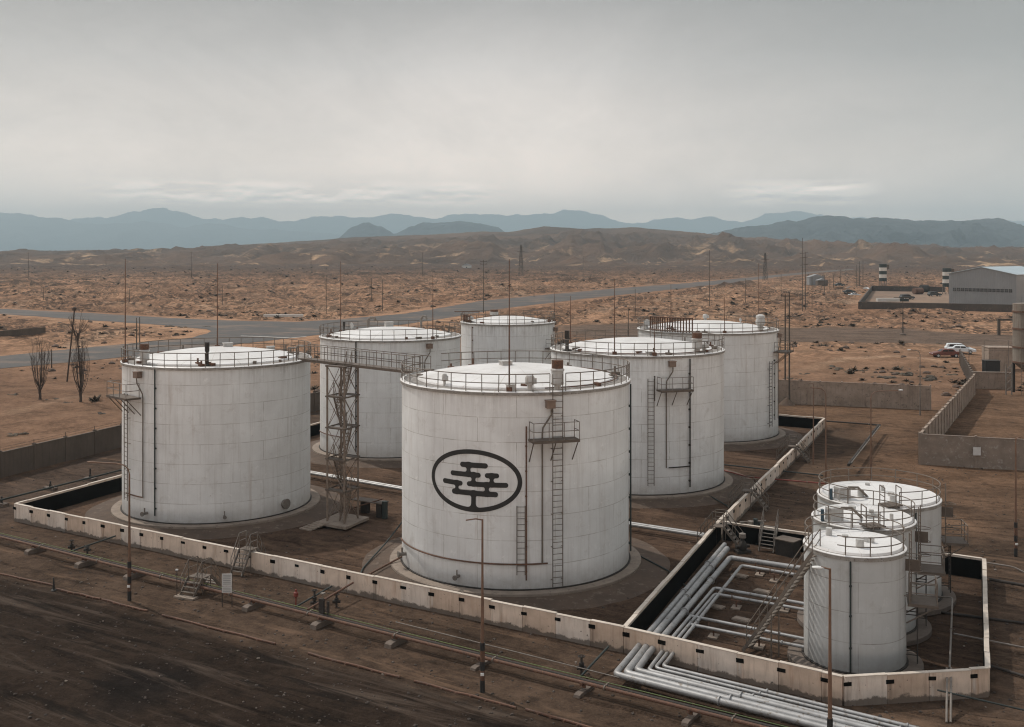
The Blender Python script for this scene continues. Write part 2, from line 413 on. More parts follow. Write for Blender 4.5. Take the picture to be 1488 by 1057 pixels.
def ground():
    ys = list(np.arange(-40,130,.8)); y = 130.0
    while y < 2600: ys.append(y); y *= 1.0046
    while y < 26000: ys.append(y); y *= 1.06
    ys.append(26000.0)
    ys = np.array(ys); nc = 380; t = np.linspace(-1,1,nc)
    X = t[None,:]*(0.62*np.maximum(ys,0)+75)[:,None]; Y = np.repeat(ys[:,None], nc, 1)
    Z = ground_h(X, Y)
    # soil kinds
    sand = np.array((.325,.192,.118)); plain = np.array((.220,.126,.079)); yard = np.array((.064,.043,.0305)); ry = np.array((.125,.076,.048))
    floor = np.array((.078,.050,.035)); froad = np.array((.027,.0185,.0135)); track = np.array((.095,.072,.058))
    n1 = fbm(X/14,Y/14,40,4); n2 = fbm(X/40,Y/60,50,4); n3 = fbm(X/3,Y/3,60,4)
    def mixc(c, col, f): return c*(1-f[...,None])+np.array(col)*f[...,None]
    c = np.ones(X.shape+(3,))*sand
    c = mixc(c, plain, sst(.38,.66,n2)*.75)
    c = mixc(c, plain*.62, sst(300,600,Y)*sst(.5,.68,n1)*.7)
    c = mixc(c, (.34,.225,.15), sst(.62,.75,n1)*.5)
    c = mixc(c, (.074,.050,.038), sst(550,1300,Y)*.85)
    c = mixc(c, (.112,.068,.046), (1-sst(150,240,Y+(n2-.5)*60))*.75)
    for b,wd in PATHS: c = mixc(c, (.36,.245,.165), sst(wd+1.5,wd-.8,edged(X,Y,b,False)+(n3-.5)*2.5)*np.where(Y<190,.22,.55))
    for b in BERMS: c = mixc(c, (.060,.044,.035), sst(4.5,1.0,edged(X,Y,b,False)/(1+Y/1200))*.75)
    tr = sst(4,-4,sdp(X,Y,TRACK)+(n1-.5)*14); c = mixc(c, track, tr*.9)
    yd = sdp(X,Y,YARD); c = mixc(c, yard*(.8+.5*n1[...,None]) , sst(1.5,-1.5,yd+(n3-.5)*2))
    ydm = sst(1.5,-1.5,yd)
    # the lighter open yard to the right and behind the bund
    perp = (X-P6.x)*(P7.y-P6.y)-(Y-P6.y)*(P7.x-P6.x)
    rgt = sst(0,500,perp)*sst(62,84,Y+(n1-.5)*20)*sst(1,-1,yd)
    back = sst(0,6,(Y-P7.y)+(X-P7.x)*.61)*sst(1,-1,yd)
    c = mixc(c, ry, np.clip(rgt+back,0,1)*(.35+.65*sst(.3,.6,n1)))
    lft = sst(0,-8, (X-P1.x)*lv.y-(Y-P1.y)*lv.x)*sst(1,-1,yd)
    c = mixc(c, (.066,.047,.037), lft*.6)
    c = mixc(c, floor*1.0, sst(.4,-.4,sdp(X,Y,BIG))*.85)
    c = mixc(c, floor*.78, sst(.4,-.4,sdp(X,Y,PIT))*.9)
    sd = (X-K0.x)*KD.y-(Y-K0.y)*KD.x      # >0 on the camera side of the edging
    fr = sst(-.5,.8,sd+(n3-.5)*.8); c = mixc(c, froad, fr)
    al = (X*KD.x+Y*KD.y)
    ox, oy = G(215,1000)[:2]; c = mixc(c, (.010,.0085,.008), sst(3.0,.6,np.hypot(X-ox,(Y-oy)*.8)+(n3-.5)*3.5)*.75)
    # dirt verge right of the kerb beyond the photographed apron
    c = c*(.86+.28*n3[...,None])
    nr = len(ys)
    me = bpy.data.meshes.new('ground')
    V3 = np.stack([X,Y,Z],-1).reshape(-1,3)
    idx = np.arange(nr*nc).reshape(nr,nc)
    q = np.stack([idx[:-1,:-1],idx[:-1,1:],idx[1:,1:],idx[1:,:-1]],-1).reshape(-1,4)
    me.vertices.add(len(V3)); me.vertices.foreach_set('co', V3.ravel())
    me.loops.add(q.size); me.loops.foreach_set('vertex_index', q.ravel())
    me.polygons.add(len(q)); me.polygons.foreach_set('loop_start', np.arange(0,q.size,4)); me.polygons.foreach_set('use_smooth', np.ones(len(q),bool))
    at = me.color_attributes.new('soil','FLOAT_COLOR','POINT')
    rgba = np.ones((len(V3),4)); rgba[:,:3] = c.reshape(-1,3); at.data.foreach_set('color', rgba.ravel())
    mk = np.ones((len(V3),4)); rough = sst(165,260,Y)*sst(2,12,sdp(X,Y,ROAD))*(1-tr)*sst(-2,8,sdp(X,Y,HANG))*(1-sst(1500,2300,Y))
    mk[:,0] = rough.ravel(); mk[:,1] = fr.ravel(); mk[:,2] = (ydm*(1-fr)).ravel()
    at2 = me.color_attributes.new('zone','FLOAT_COLOR','POINT'); at2.data.foreach_set('color', mk.ravel())
    me.update(); me.validate()
    m, nt, b = newmat('desert_soil', .95)
    b.inputs['Specular IOR Level'].default_value = .04
    vc = nt.new('ShaderNodeVertexColor', layer_name='soil').outputs[0]
    geo = nt.new('ShaderNodeNewGeometry').outputs['Position']
    a1 = nt.noise(geo, 1.4, 7, .72); a2 = nt.noise(geo, 7.0, 5, .75); a3 = nt.noise(geo, .16, 6, .65)
    f = nt.math('ADD', nt.math('MULTIPLY', a1, .75), nt.math('ADD', nt.math('MULTIPLY', a2, .55), nt.math('MULTIPLY', a3, .7)))
    g = nt.new('ShaderNodeCombineColor'); gm = nt.math('ADD', nt.math('MULTIPLY', nt.math('SUBTRACT', f, 1.0), 2.5), 1.02)
    for i in range(3): nt.link(gm, g.inputs[i])
    col = nt.mix(1.0, vc, g.outputs[0], 'MULTIPLY')
    zn = nt.new('ShaderNodeSeparateColor'); nt.link(nt.new('ShaderNodeVertexColor', layer_name='zone').outputs[0], zn.inputs[0])
    # broken ground of the plain: dark scrub and gravel tones, painted in for relief shading, with pale crests
    q1 = nt.noise(nt.mapping(geo,(.20,.13,.3)), 1.0, 5, .62, 1.6); ln1 = nt.ramp(nt.math('ABSOLUTE', nt.math('SUBTRACT', q1, .5)), [(.022,1.0),(.075,0.0)])
    q2 = nt.noise(nt.mapping(geo,(.055,.045,.1)), 1.0, 4, .6); pt2 = nt.ramp(q2,[(.40,.40),(.56,1.0)])
    col = nt.mix(nt.math('MULTIPLY', nt.math('MULTIPLY', ln1, pt2), nt.math('MULTIPLY', zn.outputs[0], .95)), col, (.050,.033,.024))
    q3 = nt.noise(nt.mapping(geo,(.27,.16,.3),(40,7,0)), 1.0, 5, .6, 1.0); dk = nt.ramp(q3,[(.50,0.0),(.585,1.0)])
    col = nt.mix(nt.math('MULTIPLY', nt.math('MULTIPLY', dk, pt2), nt.math('MULTIPLY', zn.outputs[0], .68)), col, (.060,.040,.029))
    q4 = nt.noise(nt.mapping(geo,(.22,.14,.3),(9,70,0)), 1.0, 5, .6, 1.2); lt = nt.ramp(q4,[(.60,0.0),(.68,1.0)])
    col = nt.mix(nt.math('MULTIPLY', lt, nt.math('MULTIPLY', zn.outputs[0], .6)), col, (.36,.235,.155))
    # wheel-dragged streaks of the dark road and the yard
    ra = -math.atan2(KD.y,KD.x)
    al_ = nt.mapping(nt.mapping(geo,(1,1,1),(0,0,0),(0,0,ra)),(.13,1.25,1))
    t1 = nt.noise(al_, .62, 7, .7, .6); t2 = nt.noise(nt.mapping(al_,(1.2,1.0,1),(30,4,0)), .7, 6, .7, .5)
    col = nt.mix(nt.math('MULTIPLY', nt.ramp(t1,[(.52,0.0),(.68,1.0)]), nt.math('MULTIPLY', zn.outputs[1], .9)), col, (.088,.066,.052))
    col = nt.mix(nt.math('MULTIPLY', nt.ramp(t2,[(.53,0.0),(.61,1.0)]), nt.math('MULTIPLY', zn.outputs[1], .72)), col, (.008,.0065,.0055))
    t3 = nt.noise(nt.mapping(al_,(1.2,.8,1),(3,44,0)), 1.0, 6, .7, .6)
    col = nt.mix(nt.math('MULTIPLY', nt.ramp(t3,[(.54,0.0),(.70,1.0)]), nt.math('MULTIPLY', zn.outputs[2], .75)), col, (.165,.106,.071))
    wob = nt.noise(nt.mapping(al_,(.5,.12,1),(11,0,0)), 1.0, 3, .5)
    sy_ = nt.new('ShaderNodeSeparateXYZ'); nt.link(nt.mapping(geo,(1,1,1),(0,0,0),(0,0,ra)), sy_.inputs[0])
    ph = nt.math('FRACT', nt.math('ADD', nt.math('DIVIDE', sy_.outputs[1], 2.1), nt.math('MULTIPLY', wob, 3.0)))
    ru = nt.ramp(nt.math('ABSOLUTE', nt.math('SUBTRACT', ph, .5)), [(.05,1.0),(.09,0.0)])
    rm = nt.ramp(nt.noise(geo, .12, 4, .6), [(.45,0.0),(.55,1.0)])
    tread = nt.ramp(nt.noise(geo, 6.0, 3, .6), [(.40,.2),(.60,1.0)])
    rz_ = nt.math('ADD', zn.outputs[2], nt.math('MULTIPLY', zn.outputs[1], .8), True)
    col = nt.mix(nt.math('MULTIPLY', nt.math('MULTIPLY', ru, rm), nt.math('MULTIPLY', nt.math('MULTIPLY', rz_, tread), .85)), col, nt.mix(1.0, col, (.38,.36,.35), 'MULTIPLY'))
    gv = nt.noise(geo, 16.0, 4, .8)
    col = nt.mix(nt.ramp(gv,[(.58,0.0),(.68,.55)]), col, nt.mix(1.0, col, (1.9,1.8,1.7), 'MULTIPLY'))
    col = nt.mix(nt.ramp(gv,[(.30,.6),(.40,0.0)]), col, nt.mix(1.0, col, (.45,.45,.45), 'MULTIPLY'))
    t4 = nt.noise(geo, .33, 6, .7, .8)
    col = nt.mix(nt.math('MULTIPLY', nt.ramp(t4,[(.55,0.0),(.68,1.0)]), nt.math('MULTIPLY', zn.outputs[2], .6)), col, (.020,.0145,.011))
    pb = nt.noise(geo, 3.1, 3, .6)
    col = nt.mix(nt.ramp(pb, [(.68,0.0),(.74,.5)]), col, nt.mix(1.0, vc, (1.7,1.6,1.5), 'MULTIPLY'))
    pd = nt.noise(geo, 2.3, 4, .65)
    col = nt.mix(nt.ramp(pd, [(.24,.6),(.32,0.0)]), col, nt.mix(1.0, vc, (.42,.42,.42), 'MULTIPLY'))
    nt.link(col, b.inputs['Base Color'])
    bp = nt.new('ShaderNodeBump'); bp.inputs['Strength'].default_value = .8; bp.inputs['Distance'].default_value = .12
    nt.link(nt.math('ADD', a1, nt.math('MULTIPLY', a2, .5)), bp.inputs['Height']); nt.link(bp.outputs[0], b.inputs['Normal'])
    me.materials.append(m)
    o = bpy.data.objects.new('ground', me); COL.objects.link(o); struct(o)
ground()
def gz(x, y): return float(ground_h(np.array([float(x)]), np.array([float(y)]))[0])
# road
def road():
    ring = []; nn_ = len(ROAD)
    for i in range(nn_):
        a = Vector(ROAD[i]); q = Vector(ROAD[(i+1)%nn_]); L_ = (q-a).length; k = max(1,int(L_/5)); nv = Vector((-(q-a).y,(q-a).x))/max(L_,1e-6)
        for j in range(k):
            p = a.lerp(q,j/k); ring.append(p+nv*((0 if j == 0 else random.uniform(-.55,.55))))
    mb = MB(); mb.add([(p.x,p.y,.03) for p in ring], [tuple(range(len(ring)))])
    m, nt, b = newmat('asphalt', .85)
    geo = nt.new('ShaderNodeNewGeometry').outputs['Position']
    n1 = nt.noise(nt.mapping(geo,(.02,.15,1)), 1, 5, .6); n2 = nt.noise(geo, .9, 6, .7)
    c = nt.mix(nt.ramp(n1,[(.35,0.0),(.65,1.0)]), (.044,.040,.038), (.064,.057,.052))
    c = nt.mix(nt.ramp(n2,[(.55,0.0),(.72,.6)]), c, (.15,.11,.085)); n4 = nt.noise(nt.mapping(geo,(.06,.10,1)), 1, 7, .72); c = nt.mix(nt.ramp(n4,[(.50,0.0),(.64,.85)]), c, (.17,.112,.076))
    nt.link(c, b.inputs['Base Color'])
    o = mb.build('road', m, fix=False); struct(o)
    if o.data.polygons[0].normal.z < 0: o.data.flip_normals()
    # pale edge stripe
    s = MB(); pts = [G(350,488.5),G(385,489.7),G(422,491.5),G(445,489.5)]
    for a,b2 in zip(pts[:-1],pts[1:]):
        d = (b2-a).normalized(); w = Vector((-d.y,d.x,0))*.35
        s.quad(a-w+Vector((0,0,.04)), b2-w+Vector((0,0,.04)), b2+w+Vector((0,0,.04)), a+w+Vector((0,0,.04)))
    struct(s.build('road_marking', M['whitewash']))
road()
# ------------------------------------------------------------------ hills and mountains
def ridge(name, D0, prof, near, far, col, col2, width, nx=300, ny=110, amp=.3, wl=.09, seed=1, foot=0.0, sharp=1.4, jag=.0115):
    px = np.array([p[0] for p in prof],float); py = np.array([p[1] for p in prof],float)
    xs = np.linspace(-width*D0, width*D0, nx); ds = np.linspace(D0*near, D0*far, ny)
    X,Dm = np.meshgrid(xs,ds)
    rx = (px-CX)/F*D0; rh = H+(YH-py)*D0/F*(1.03 if foot else 1.0)
    hr = np.interp(X+ (Dm-D0)*.12, rx, rh)
    hr = hr+D0*jag*(fbm(X/(D0*.035), np.zeros_like(X)+seed*3.7, seed+70, 5, .6)-.5)*np.clip(hr/(D0*.008),0,1)
    s = np.where(Dm<D0, (Dm-D0*near)/(D0*(1-near)), (D0*far-Dm)/(D0*(far-1)))
    s = np.clip(s,0,1); s = np.where(Dm<D0, s**sharp, s)
    w = D0*wl
    e = rdg(X/w, Dm/w*.8, seed, 5); e2 = rdg(X/(w*.32), Dm/(w*.32)*.7, seed+9, 4)
    bump = ((e-.5)*1.0+(e2-.5)*.45)
    crest = np.clip(1-np.abs(Dm-D0)/(D0*(.16 if foot else .06)),0,1)
    Z = hr*s+amp*np.maximum(hr,8)*bump*(s**.5)*(1-s)*2.0*(1-(.93 if foot else .85)*crest)+amp*hr*.05*(e2-.5)
    if foot: Z += foot*rdg(X/260,Dm/300,seed+5,4)*np.clip(s*6,0,1)*(1-s)
    Z = Z-3-6*(s<=0)
    me = bpy.data.meshes.new(name); nr,nc = X.shape
    V3 = np.stack([X,Dm,Z],-1).reshape(-1,3); idx = np.arange(nr*nc).reshape(nr,nc)
    q = np.stack([idx[:-1,:-1],idx[:-1,1:],idx[1:,1:],idx[1:,:-1]],-1).reshape(-1,4)
    me.from_pydata(V3.tolist(), [], q.tolist())
    me.polygons.foreach_set('use_smooth', [True]*len(q)); me.update()
    m, nt, b = newmat(name+'_rock', .95); b.inputs['Specular IOR Level'].default_value = .1
    geo = nt.new('ShaderNodeNewGeometry').outputs['Position']
    n = nt.noise(geo, 7/D0*1.2, 7, .65); n2 = nt.noise(nt.mapping(geo,(1,1,3)), 40/D0, 6, .7)
    c = nt.mix(nt.ramp(n,[(.38,0.0),(.62,1.0)]), col, col2)
    c = nt.mix(nt.ramp(n2,[(.5,0.0),(.75,.8)]), c, tuple(x*.55 for x in col))
    if foot:
        n3 = nt.noise(geo, 34/D0, 5, .7, .5); sp = nt.new('ShaderNodeSeparateXYZ'); nt.link(geo, sp.inputs[0])
        low = nt.math('SUBTRACT', 1.0, nt.math('DIVIDE', sp.outputs[2], 55.0), True)
        c = nt.mix(nt.math('MULTIPLY', nt.ramp(n3,[(.55,0.0),(.65,1.0)]), low), c, (.52,.34,.20))
    bp = nt.new('ShaderNodeBump'); bp.inputs['Strength'].default_value = 1.0; bp.inputs['Distance'].default_value = D0*.006
    nt.link(nt.noise(geo, 60/D0, 7, .65, .5), bp.inputs['Height']); nt.link(bp.outputs[0], b.inputs['Normal'])
    nt.link(c, b.inputs['Base Color']); me.materials.append(m)
    o = bpy.data.objects.new(name, me); COL.objects.link(o); struct(o)
ridge('hills', 3000, [(-400,368),(0,365),(130,362),(240,362.5),(330,357),(400,352),(500,345.5),(560,342.5),(640,339),(700,336),(740,337),(790,329),(850,332.5),(920,330),(1000,336.5),(1080,344.5),(1160,350),(1210,350.5),(1250,354),(1300,356),(1340,358),(1375,363.5),(1420,362),(1488,371),(1900,372)],
      .45, 1.5, (.140,.082,.050), (.072,.046,.031), .62, 520, 240, .72, .06, 4, foot=24, sharp=1.5, jag=.0018)
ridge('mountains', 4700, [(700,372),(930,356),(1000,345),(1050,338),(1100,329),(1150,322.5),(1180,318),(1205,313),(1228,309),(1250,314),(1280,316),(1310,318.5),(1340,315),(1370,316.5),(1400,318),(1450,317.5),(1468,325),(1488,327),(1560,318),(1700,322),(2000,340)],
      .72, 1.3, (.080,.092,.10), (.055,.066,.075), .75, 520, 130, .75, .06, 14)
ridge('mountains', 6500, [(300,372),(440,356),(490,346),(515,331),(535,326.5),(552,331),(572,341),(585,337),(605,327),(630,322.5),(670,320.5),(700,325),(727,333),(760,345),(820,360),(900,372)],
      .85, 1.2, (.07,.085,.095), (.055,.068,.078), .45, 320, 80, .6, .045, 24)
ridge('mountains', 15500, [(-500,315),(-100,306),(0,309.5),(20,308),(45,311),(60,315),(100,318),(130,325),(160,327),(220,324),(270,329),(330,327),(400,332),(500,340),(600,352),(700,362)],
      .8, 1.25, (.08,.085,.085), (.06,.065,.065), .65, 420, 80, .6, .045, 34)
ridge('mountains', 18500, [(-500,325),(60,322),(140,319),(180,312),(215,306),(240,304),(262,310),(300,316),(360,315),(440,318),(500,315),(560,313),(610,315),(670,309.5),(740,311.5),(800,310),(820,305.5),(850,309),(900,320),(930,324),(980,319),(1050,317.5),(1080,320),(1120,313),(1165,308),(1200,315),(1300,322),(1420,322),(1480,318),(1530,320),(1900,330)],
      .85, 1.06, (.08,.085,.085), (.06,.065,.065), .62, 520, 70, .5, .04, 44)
# ------------------------------------------------------------------ tanks
class Tank: pass
def on(t, px):
    """angle (0 = towards -Y) where the vertical plane through px meets the near side of the shell"""
    k = (px-CX)/F; cx, cy, R = t.c.x, t.c.y, t.R
    a = 1+k*k; b = -2*(k*cx+cy); c = cx*cx+cy*cy-R*R
    disc = max(b*b-4*a*c, 0); y = (-b-math.sqrt(disc))/(2*a); x = k*y
    return math.atan2(x-cx, -(y-cy))
def L(th, r, tt=0.0, z=0.0):
    return Vector((math.sin(th)*r+math.cos(th)*tt, -math.cos(th)*r+math.sin(th)*tt, z))
def hit(t, px, py):
    k = (px-CX)/F; th = on(t, px); y = t.c.y-math.cos(th)*t.R
    return th, ZAT(py, y)
def railing(R, z, n, h=1.05, gaps=(), r=.028, rr=.032):
    mb = MB(); N = n*3
    ok = lambda a: not any(abs((a-g+PI) % (2*PI)-PI) < w for g, w in gaps)
    for i in range(n):
        a = 2*PI*i/n
        if ok(a):
            j = random.uniform(-.02,.02)
            mb.bar(L(a,R,0,z), L(a+j/R,R+random.uniform(-.02,.02),0,z+h), r, 5)
    run = []
    def flush(run):
        if len(run) > 1:
            for hh, q in ((h, rr), (h*.52, r)):
                mb.tube([L(a,R+.012*math.sin(a*7),0,z+hh+.012*math.sin(a*5)) for a in run], q, 5)
    st = 0
    for i in range(N):
        if not ok(2*PI*i/N): st = i; break
    for i in range(N+1):
        a = 2*PI*(st+i)/N
        if ok(a): run.append(a)
        else: flush(run); run = []
    flush(run)
    return mb
def ladder(mb, th, R, z0, z1, w=.5, off=.2):
    for s in (-1,1):
        mb.bar(L(th,R+off,s*w/2,z0), L(th,R+off,s*w/2,z1), .032, 5)
        z = z0+.4
        while z < z1:
            mb.bar(L(th,R+off,s*w/2,z), L(th,R-.02,s*w/2*1.06,z), .025, 5); z += 1.9
    z = z0+.2
    while z < z1:
        mb.bar(L(th,R+off,-w/2,z), L(th,R+off,w/2,z), .02, 5); z += .34
def platform(root, th, R, z, w, dep=.95, brace=1.3, rails=True, mat='railpale'):
    d = MB(); ax = Matrix((L(th,0,1), L(th,1), Vector((0,0,1)))).transposed()
    d.box(L(th,R+.03+dep/2,0,z), (w,dep,.06), ax=ax)
    d.box(L(th,R+.03+dep,0,z-.03), (w+.04,.06,.16), ax=ax)
    for s in (-1,1): d.box(L(th,R+.03+dep/2,s*w/2,z-.03), (.06,dep,.14), ax=ax)
    nb = max(2, int(w/1.0)+1)
    for i in range(nb):
        tt = -w/2+w*i/(nb-1)*.98+.01
        d.bar(L(th,R+dep*.95,tt,z-.06), L(th,R-.02,tt*.98,z-brace), .035, 5)
    p = d.build('platform', M['deck'], root)
    if rails:
        r = MB(); k = max(3, int(w/.9)+1)
        pts = [(-w/2,R+.15),(-w/2,R+dep)]+[(-w/2+w*i/(k-1),R+dep) for i in range(1,k-1)]+[(w/2,R+dep),(w/2,R+.15)]
        for tt, rad in pts: r.bar(L(th,rad,tt,z), L(th,rad,tt,z+1.05), .026, 5)
        for hh in (1.05,.55):
            for (t1,r1),(t2,r2) in zip(pts[:-1],pts[1:]): r.bar(L(th,r1,t1,z+hh), L(th,r2,t2,z+hh), .026, 5)
        r.build('platform_railing', M[mat], p)
    return p
def foam(root, th, R, ztop, zlow, sign=1):
    b = MB(); ax = Matrix((L(th,0,1), L(th,1), Vector((0,0,1)))).transposed()
    b.box(L(th,R+.26,0,ztop), (.5,.42,.42), ax=ax); b.box(L(th,R+.26,0,ztop+.235), (.58,.5,.05), ax=ax)
    b.bar(L(th,R-.05,0,ztop-.05), L(th,R+.1,0,ztop-.05), .12, 8)
    bx = b.build('foam_chamber', M['deckpale'], root)
    p = MB(); p.tube([L(th,R+.3,-.05*sign,ztop-.25), L(th,R+.26,-.05*sign,ztop-.6), L(th,R+.14,.42*sign,ztop-1.35), L(th,R+.12,.45*sign,ztop-1.7), L(th,R+.12,.45*sign,zlow)], .05, 6)
    p.build('foam_riser', M['rail'], root)
def stackvent(root, p, r, h, kind):
    """roof fittings on a flange"""
    x, y, z = p; b = MB()
    if kind == 'stack':
        b.lathe([(r*.55,z-.15),(r*.55,z+.25),(r*1.0,z+.3),(r*1.05,z+.42),(r,z+.48),(r,z+h*.62),(r*1.12,z+h*.64),(r*1.12,z+h*.7),(r*.95,z+h*.72)], (x,y,0), 20)
        o = b.build('vent', M['ventwhite'], root)
        c = MB(); c.lathe([(r*.95,z+h*.721),(r*.95,z+h*.98),(r*.98,z+h),(r*.8,z+h),(.0,z+h-.04)], (x,y,0), 20); c.build('vent_cap', M['rust'], o)
    elif kind == 'bulb':
        b.lathe([(r*.6,z-.15),(r*.6,z+h*.3),(r*.8,z+h*.36),(r*1.0,z+h*.42),(r*1.02,z+h*.6),(r*.86,z+h*.72),(r*.86,z+h*.78),(r*1.0,z+h*.8),(r*.9,z+h*.92),(r*.35,z+h),(0,z+h)], (x,y,0), 18)
        b.build('vent', M['ventwhite'], root)
    elif kind == 'gauge':
        b.lathe([(r*.5,z-.15),(r*.5,z+h*.35),(r,z+h*.4),(r,z+h*.8),(r*.7,z+h*.95),(0,z+h)], (x,y,0), 14)
        b.box((x+r*.5,y,z+h*.6),(r*1.6,r*.9,h*.35),.5)
        b.build('hatch', M['ventwhite'], root)
    elif kind == 'box':
        b.box((x,y,z+h*.5),(r*2,r*1.6,h),.4); b.box((x,y,z+h+.02),(r*2.3,r*1.9,.05),.4); b.build('hatch', M['ventwhite'], root)
    elif kind == 'post':
        b.lathe([(r*3,z-.15),(r*2.4,z+.08),(r,z+.1),(r*.9,z+h*.6)], (x,y,0), 10); b.lathe([(r*1.3,z+h*.6),(r*1.3,z+h),(0,z+h)], (x,y,0), 10); b.build('vent_post', M['darksteel'], root)
    elif kind == 'goose':
        b.tube([(x,y,z-.1),(x,y,z+h*.8),(x+r*1.5,y,z+h),(x+r*4,y,z+h),(x+r*5,y,z+h*.75)], r, 8); b.build('gooseneck', M['railpale'], root)
def tank(label, xL, xR, yb, yt, zb=.4, zt=None, ybfix=None, name='storage_tank', rise=.108, skirt=2.2, rail=True, npost=None, edge=.95, lip=1.0, group=None, centre=None, paint='shell'):
    aL, aR = math.atan((xL-CX)/F), math.atan((xR-CX)/F); ph, de = (aL+aR)/2, (aR-aL)/2
    if yb is None: dm = F*(H-zt)/(yt-YH)
    else: dm = F*(H-zb)/(yb-YH)
    d = dm/(math.cos(ph)-math.sin(de))
    t = Tank(); t.R = d*math.sin(de); t.c = Vector((d*math.sin(ph), d*math.cos(ph), 0))
    if centre is not None:
        d = centre; t.R = d*math.sin(de); t.c = Vector((d*math.sin(ph), d*math.cos(ph), 0)); dm = t.c.y-t.R
    t.zt = zt if zt is not None else ZAT(yt, dm); t.zb = zb; t.edge = edge
    R = t.R; zt = t.zt
    root = thing(name, label, 'storage tank', t.c, 0, group); t.root = root
    N = 128
    me = bpy.data.meshes.new('shell'); vs = []; fs = []; uvs = []
    rows = [zb+.06+(zt-zb-.06)*i/8 for i in range(9)]
    for k, z in enumerate(rows):
        for j in range(N+1):
            a = 2*PI*j/N; vs.append(L(a+PI,R+.006*math.sin(a*9+k),0,z))
    for k in range(8):
        for j in range(N):
            q = (k*(N+1)+j, k*(N+1)+j+1, (k+1)*(N+1)+j+1, (k+1)*(N+1)+j); fs.append(q)
            uvs += [(2*PI*jj/N*R, rows[kk]-zb) for kk, jj in ((k,j),(k,j+1),(k+1,j+1),(k+1,j))]
    me.from_pydata(vs, [], fs); ul = me.uv_layers.new(name='UVMap')
    ul.data.foreach_set('uv', [c for u in uvs for c in u])
    me.polygons.foreach_set('use_smooth', [True]*len(fs)); me.materials.append(M[paint]); me.update()
    o = bpy.data.objects.new('shell', me); COL.objects.link(o); o.parent = root
    mb = MB(); mb.lathe([(R-.02,zb),(R+.11,zb),(R+.11,zb+.05),(R+.01,zb+.055)], n=96); mb.build('base_flange', M['darksteel'], root)
    mb = MB(); e = edge; zr = zt+.10
    mb.lathe([(R-e,zr),(R-e-.06,zr+.10),(R*.8-e*.8,zr+rise*R*.42),(R*.6-e*.6,zr+rise*R*.66),(R*.35,zr+rise*R*.86),(R*.15,zr+rise*R*.97),(.01,zr+rise*R)], n=96)
    mb.build('roof', M['roof'], root)
    t.roofz = lambda r: zr+rise*R*max(0,(1-(r/(R-e))**1.6)) if r < R-e else zt+.09
    mb = MB(); mb.lathe([(R-.14,zt+.05),(R-e*.5,zt+.09),(R-e+.01,zt+.11)], n=96); mb.build('roof_edge', M['roofedge'], root)
    mb = MB(); mb.lathe([(R+.007,zt-.14),(R+.10*lip,zt-.14),(R+.10*lip,zt+.0),(R+.13*lip,zt+.0),(R+.13*lip,zt+.03),(R-.13,zt+.07),(R-.13,zt-.1)], n=96)
    mb.build('rim', M['rim'], root)
    # white drift of paint on the rim lip
    mb = MB(); mb.lathe([(R-.135,zt+.075),(R+.10*lip,zt+.045),(R+.08*lip,zt+.06),(R-.12,zt+.11)], n=96, closed=True); mb.build('rim_lip', M['roof'], root)
    if skirt:
        mb = MB(); mb.lathe([(R+.75,zb-.02),(R+.75,zb-.14),(R+skirt,.06),(R+skirt+1.0,-.1)], n=72); mb.build('earth_skirt', M['earthskirt'], root)
    mb = MB(); mb.lathe([(.01,zb-.005),(R+.5,zb-.005),(R+.78,zb-.03),(R+.8,zb-.25)], n=72); mb.build('foundation', M['slab' if paint == 'shell' else 'concrete'], root)
    return t
def tank_pipe(t, items, mat='darksteel', r=.045, nm='riser_pipe'):
    mb = MB()
    for it in items:
        if it[0] == 'v':
            th = on(t, it[1]); mb.bar(L(th,t.R+.12,0,it[2]), L(th,t.R+.12,0,it[3]), r, 6)
            z = it[2]+.5
            while z < it[3]:
                mb.bar(L(th,t.R-.02,0,z), L(th,t.R+.14,0,z), r*1.5, 5); z += 1.45
        else:
            a, b = on(t, it[1]), on(t, it[2]); n = max(4,int(abs(b-a)/.06))
            mb.tube([L(a+(b-a)*i/n,t.R+.12,0,it[3]) for i in range(n+1)], r, 6)
    return mb.build(nm, M[mat], t.root)
def mast(t, px, ytop, rad=None, py=None, foot=None):
    """thin lightning mast fixed to the tank; foot = (dx,dy) local"""
    x, y = foot; p = t.c+Vector((x,y,0)); rr = math.hypot(x,y)
    z0 = t.roofz(rr) if rr < t.R else t.zt-1.6
    z1 = ZAT(ytop, p.y); mb = MB()
    mb.bar((x,y,z0), (x,y,z0+(z1-z0)*.5), .05, 6, .04); mb.bar((x,y,z0+(z1-z0)*.5), (x,y,z1), .036, 5, .022)
    mb.box((x,y,z0+.12),(.34,.34,.25))
    mb.build('lightning_mast', M['rust'], t.root)
def footpx(t, px, rfrac, front=True):
    """local xy on the roof along the line of sight px at radius fraction rfrac"""
    k = (px-CX)/F; cx, cy = t.c.x, t.c.y; R = t.R*rfrac
    a = 1+k*k; b = -2*(k*cx+cy); c = cx*cx+cy*cy-R*R; disc = b*b-4*a*c
    if disc < 0: y = -b/(2*a)
    else: y = (-b+(-1 if front else 1)*math.sqrt(disc))/(2*a)
    return (k*y-cx, y-cy)
def rooffit(t, px, rf, r, h, kind, front=True):
    x, y = footpx(t, px, rf, front); stackvent(t.root, (x,y,t.roofz(math.hypot(x,y))), r, h, kind)
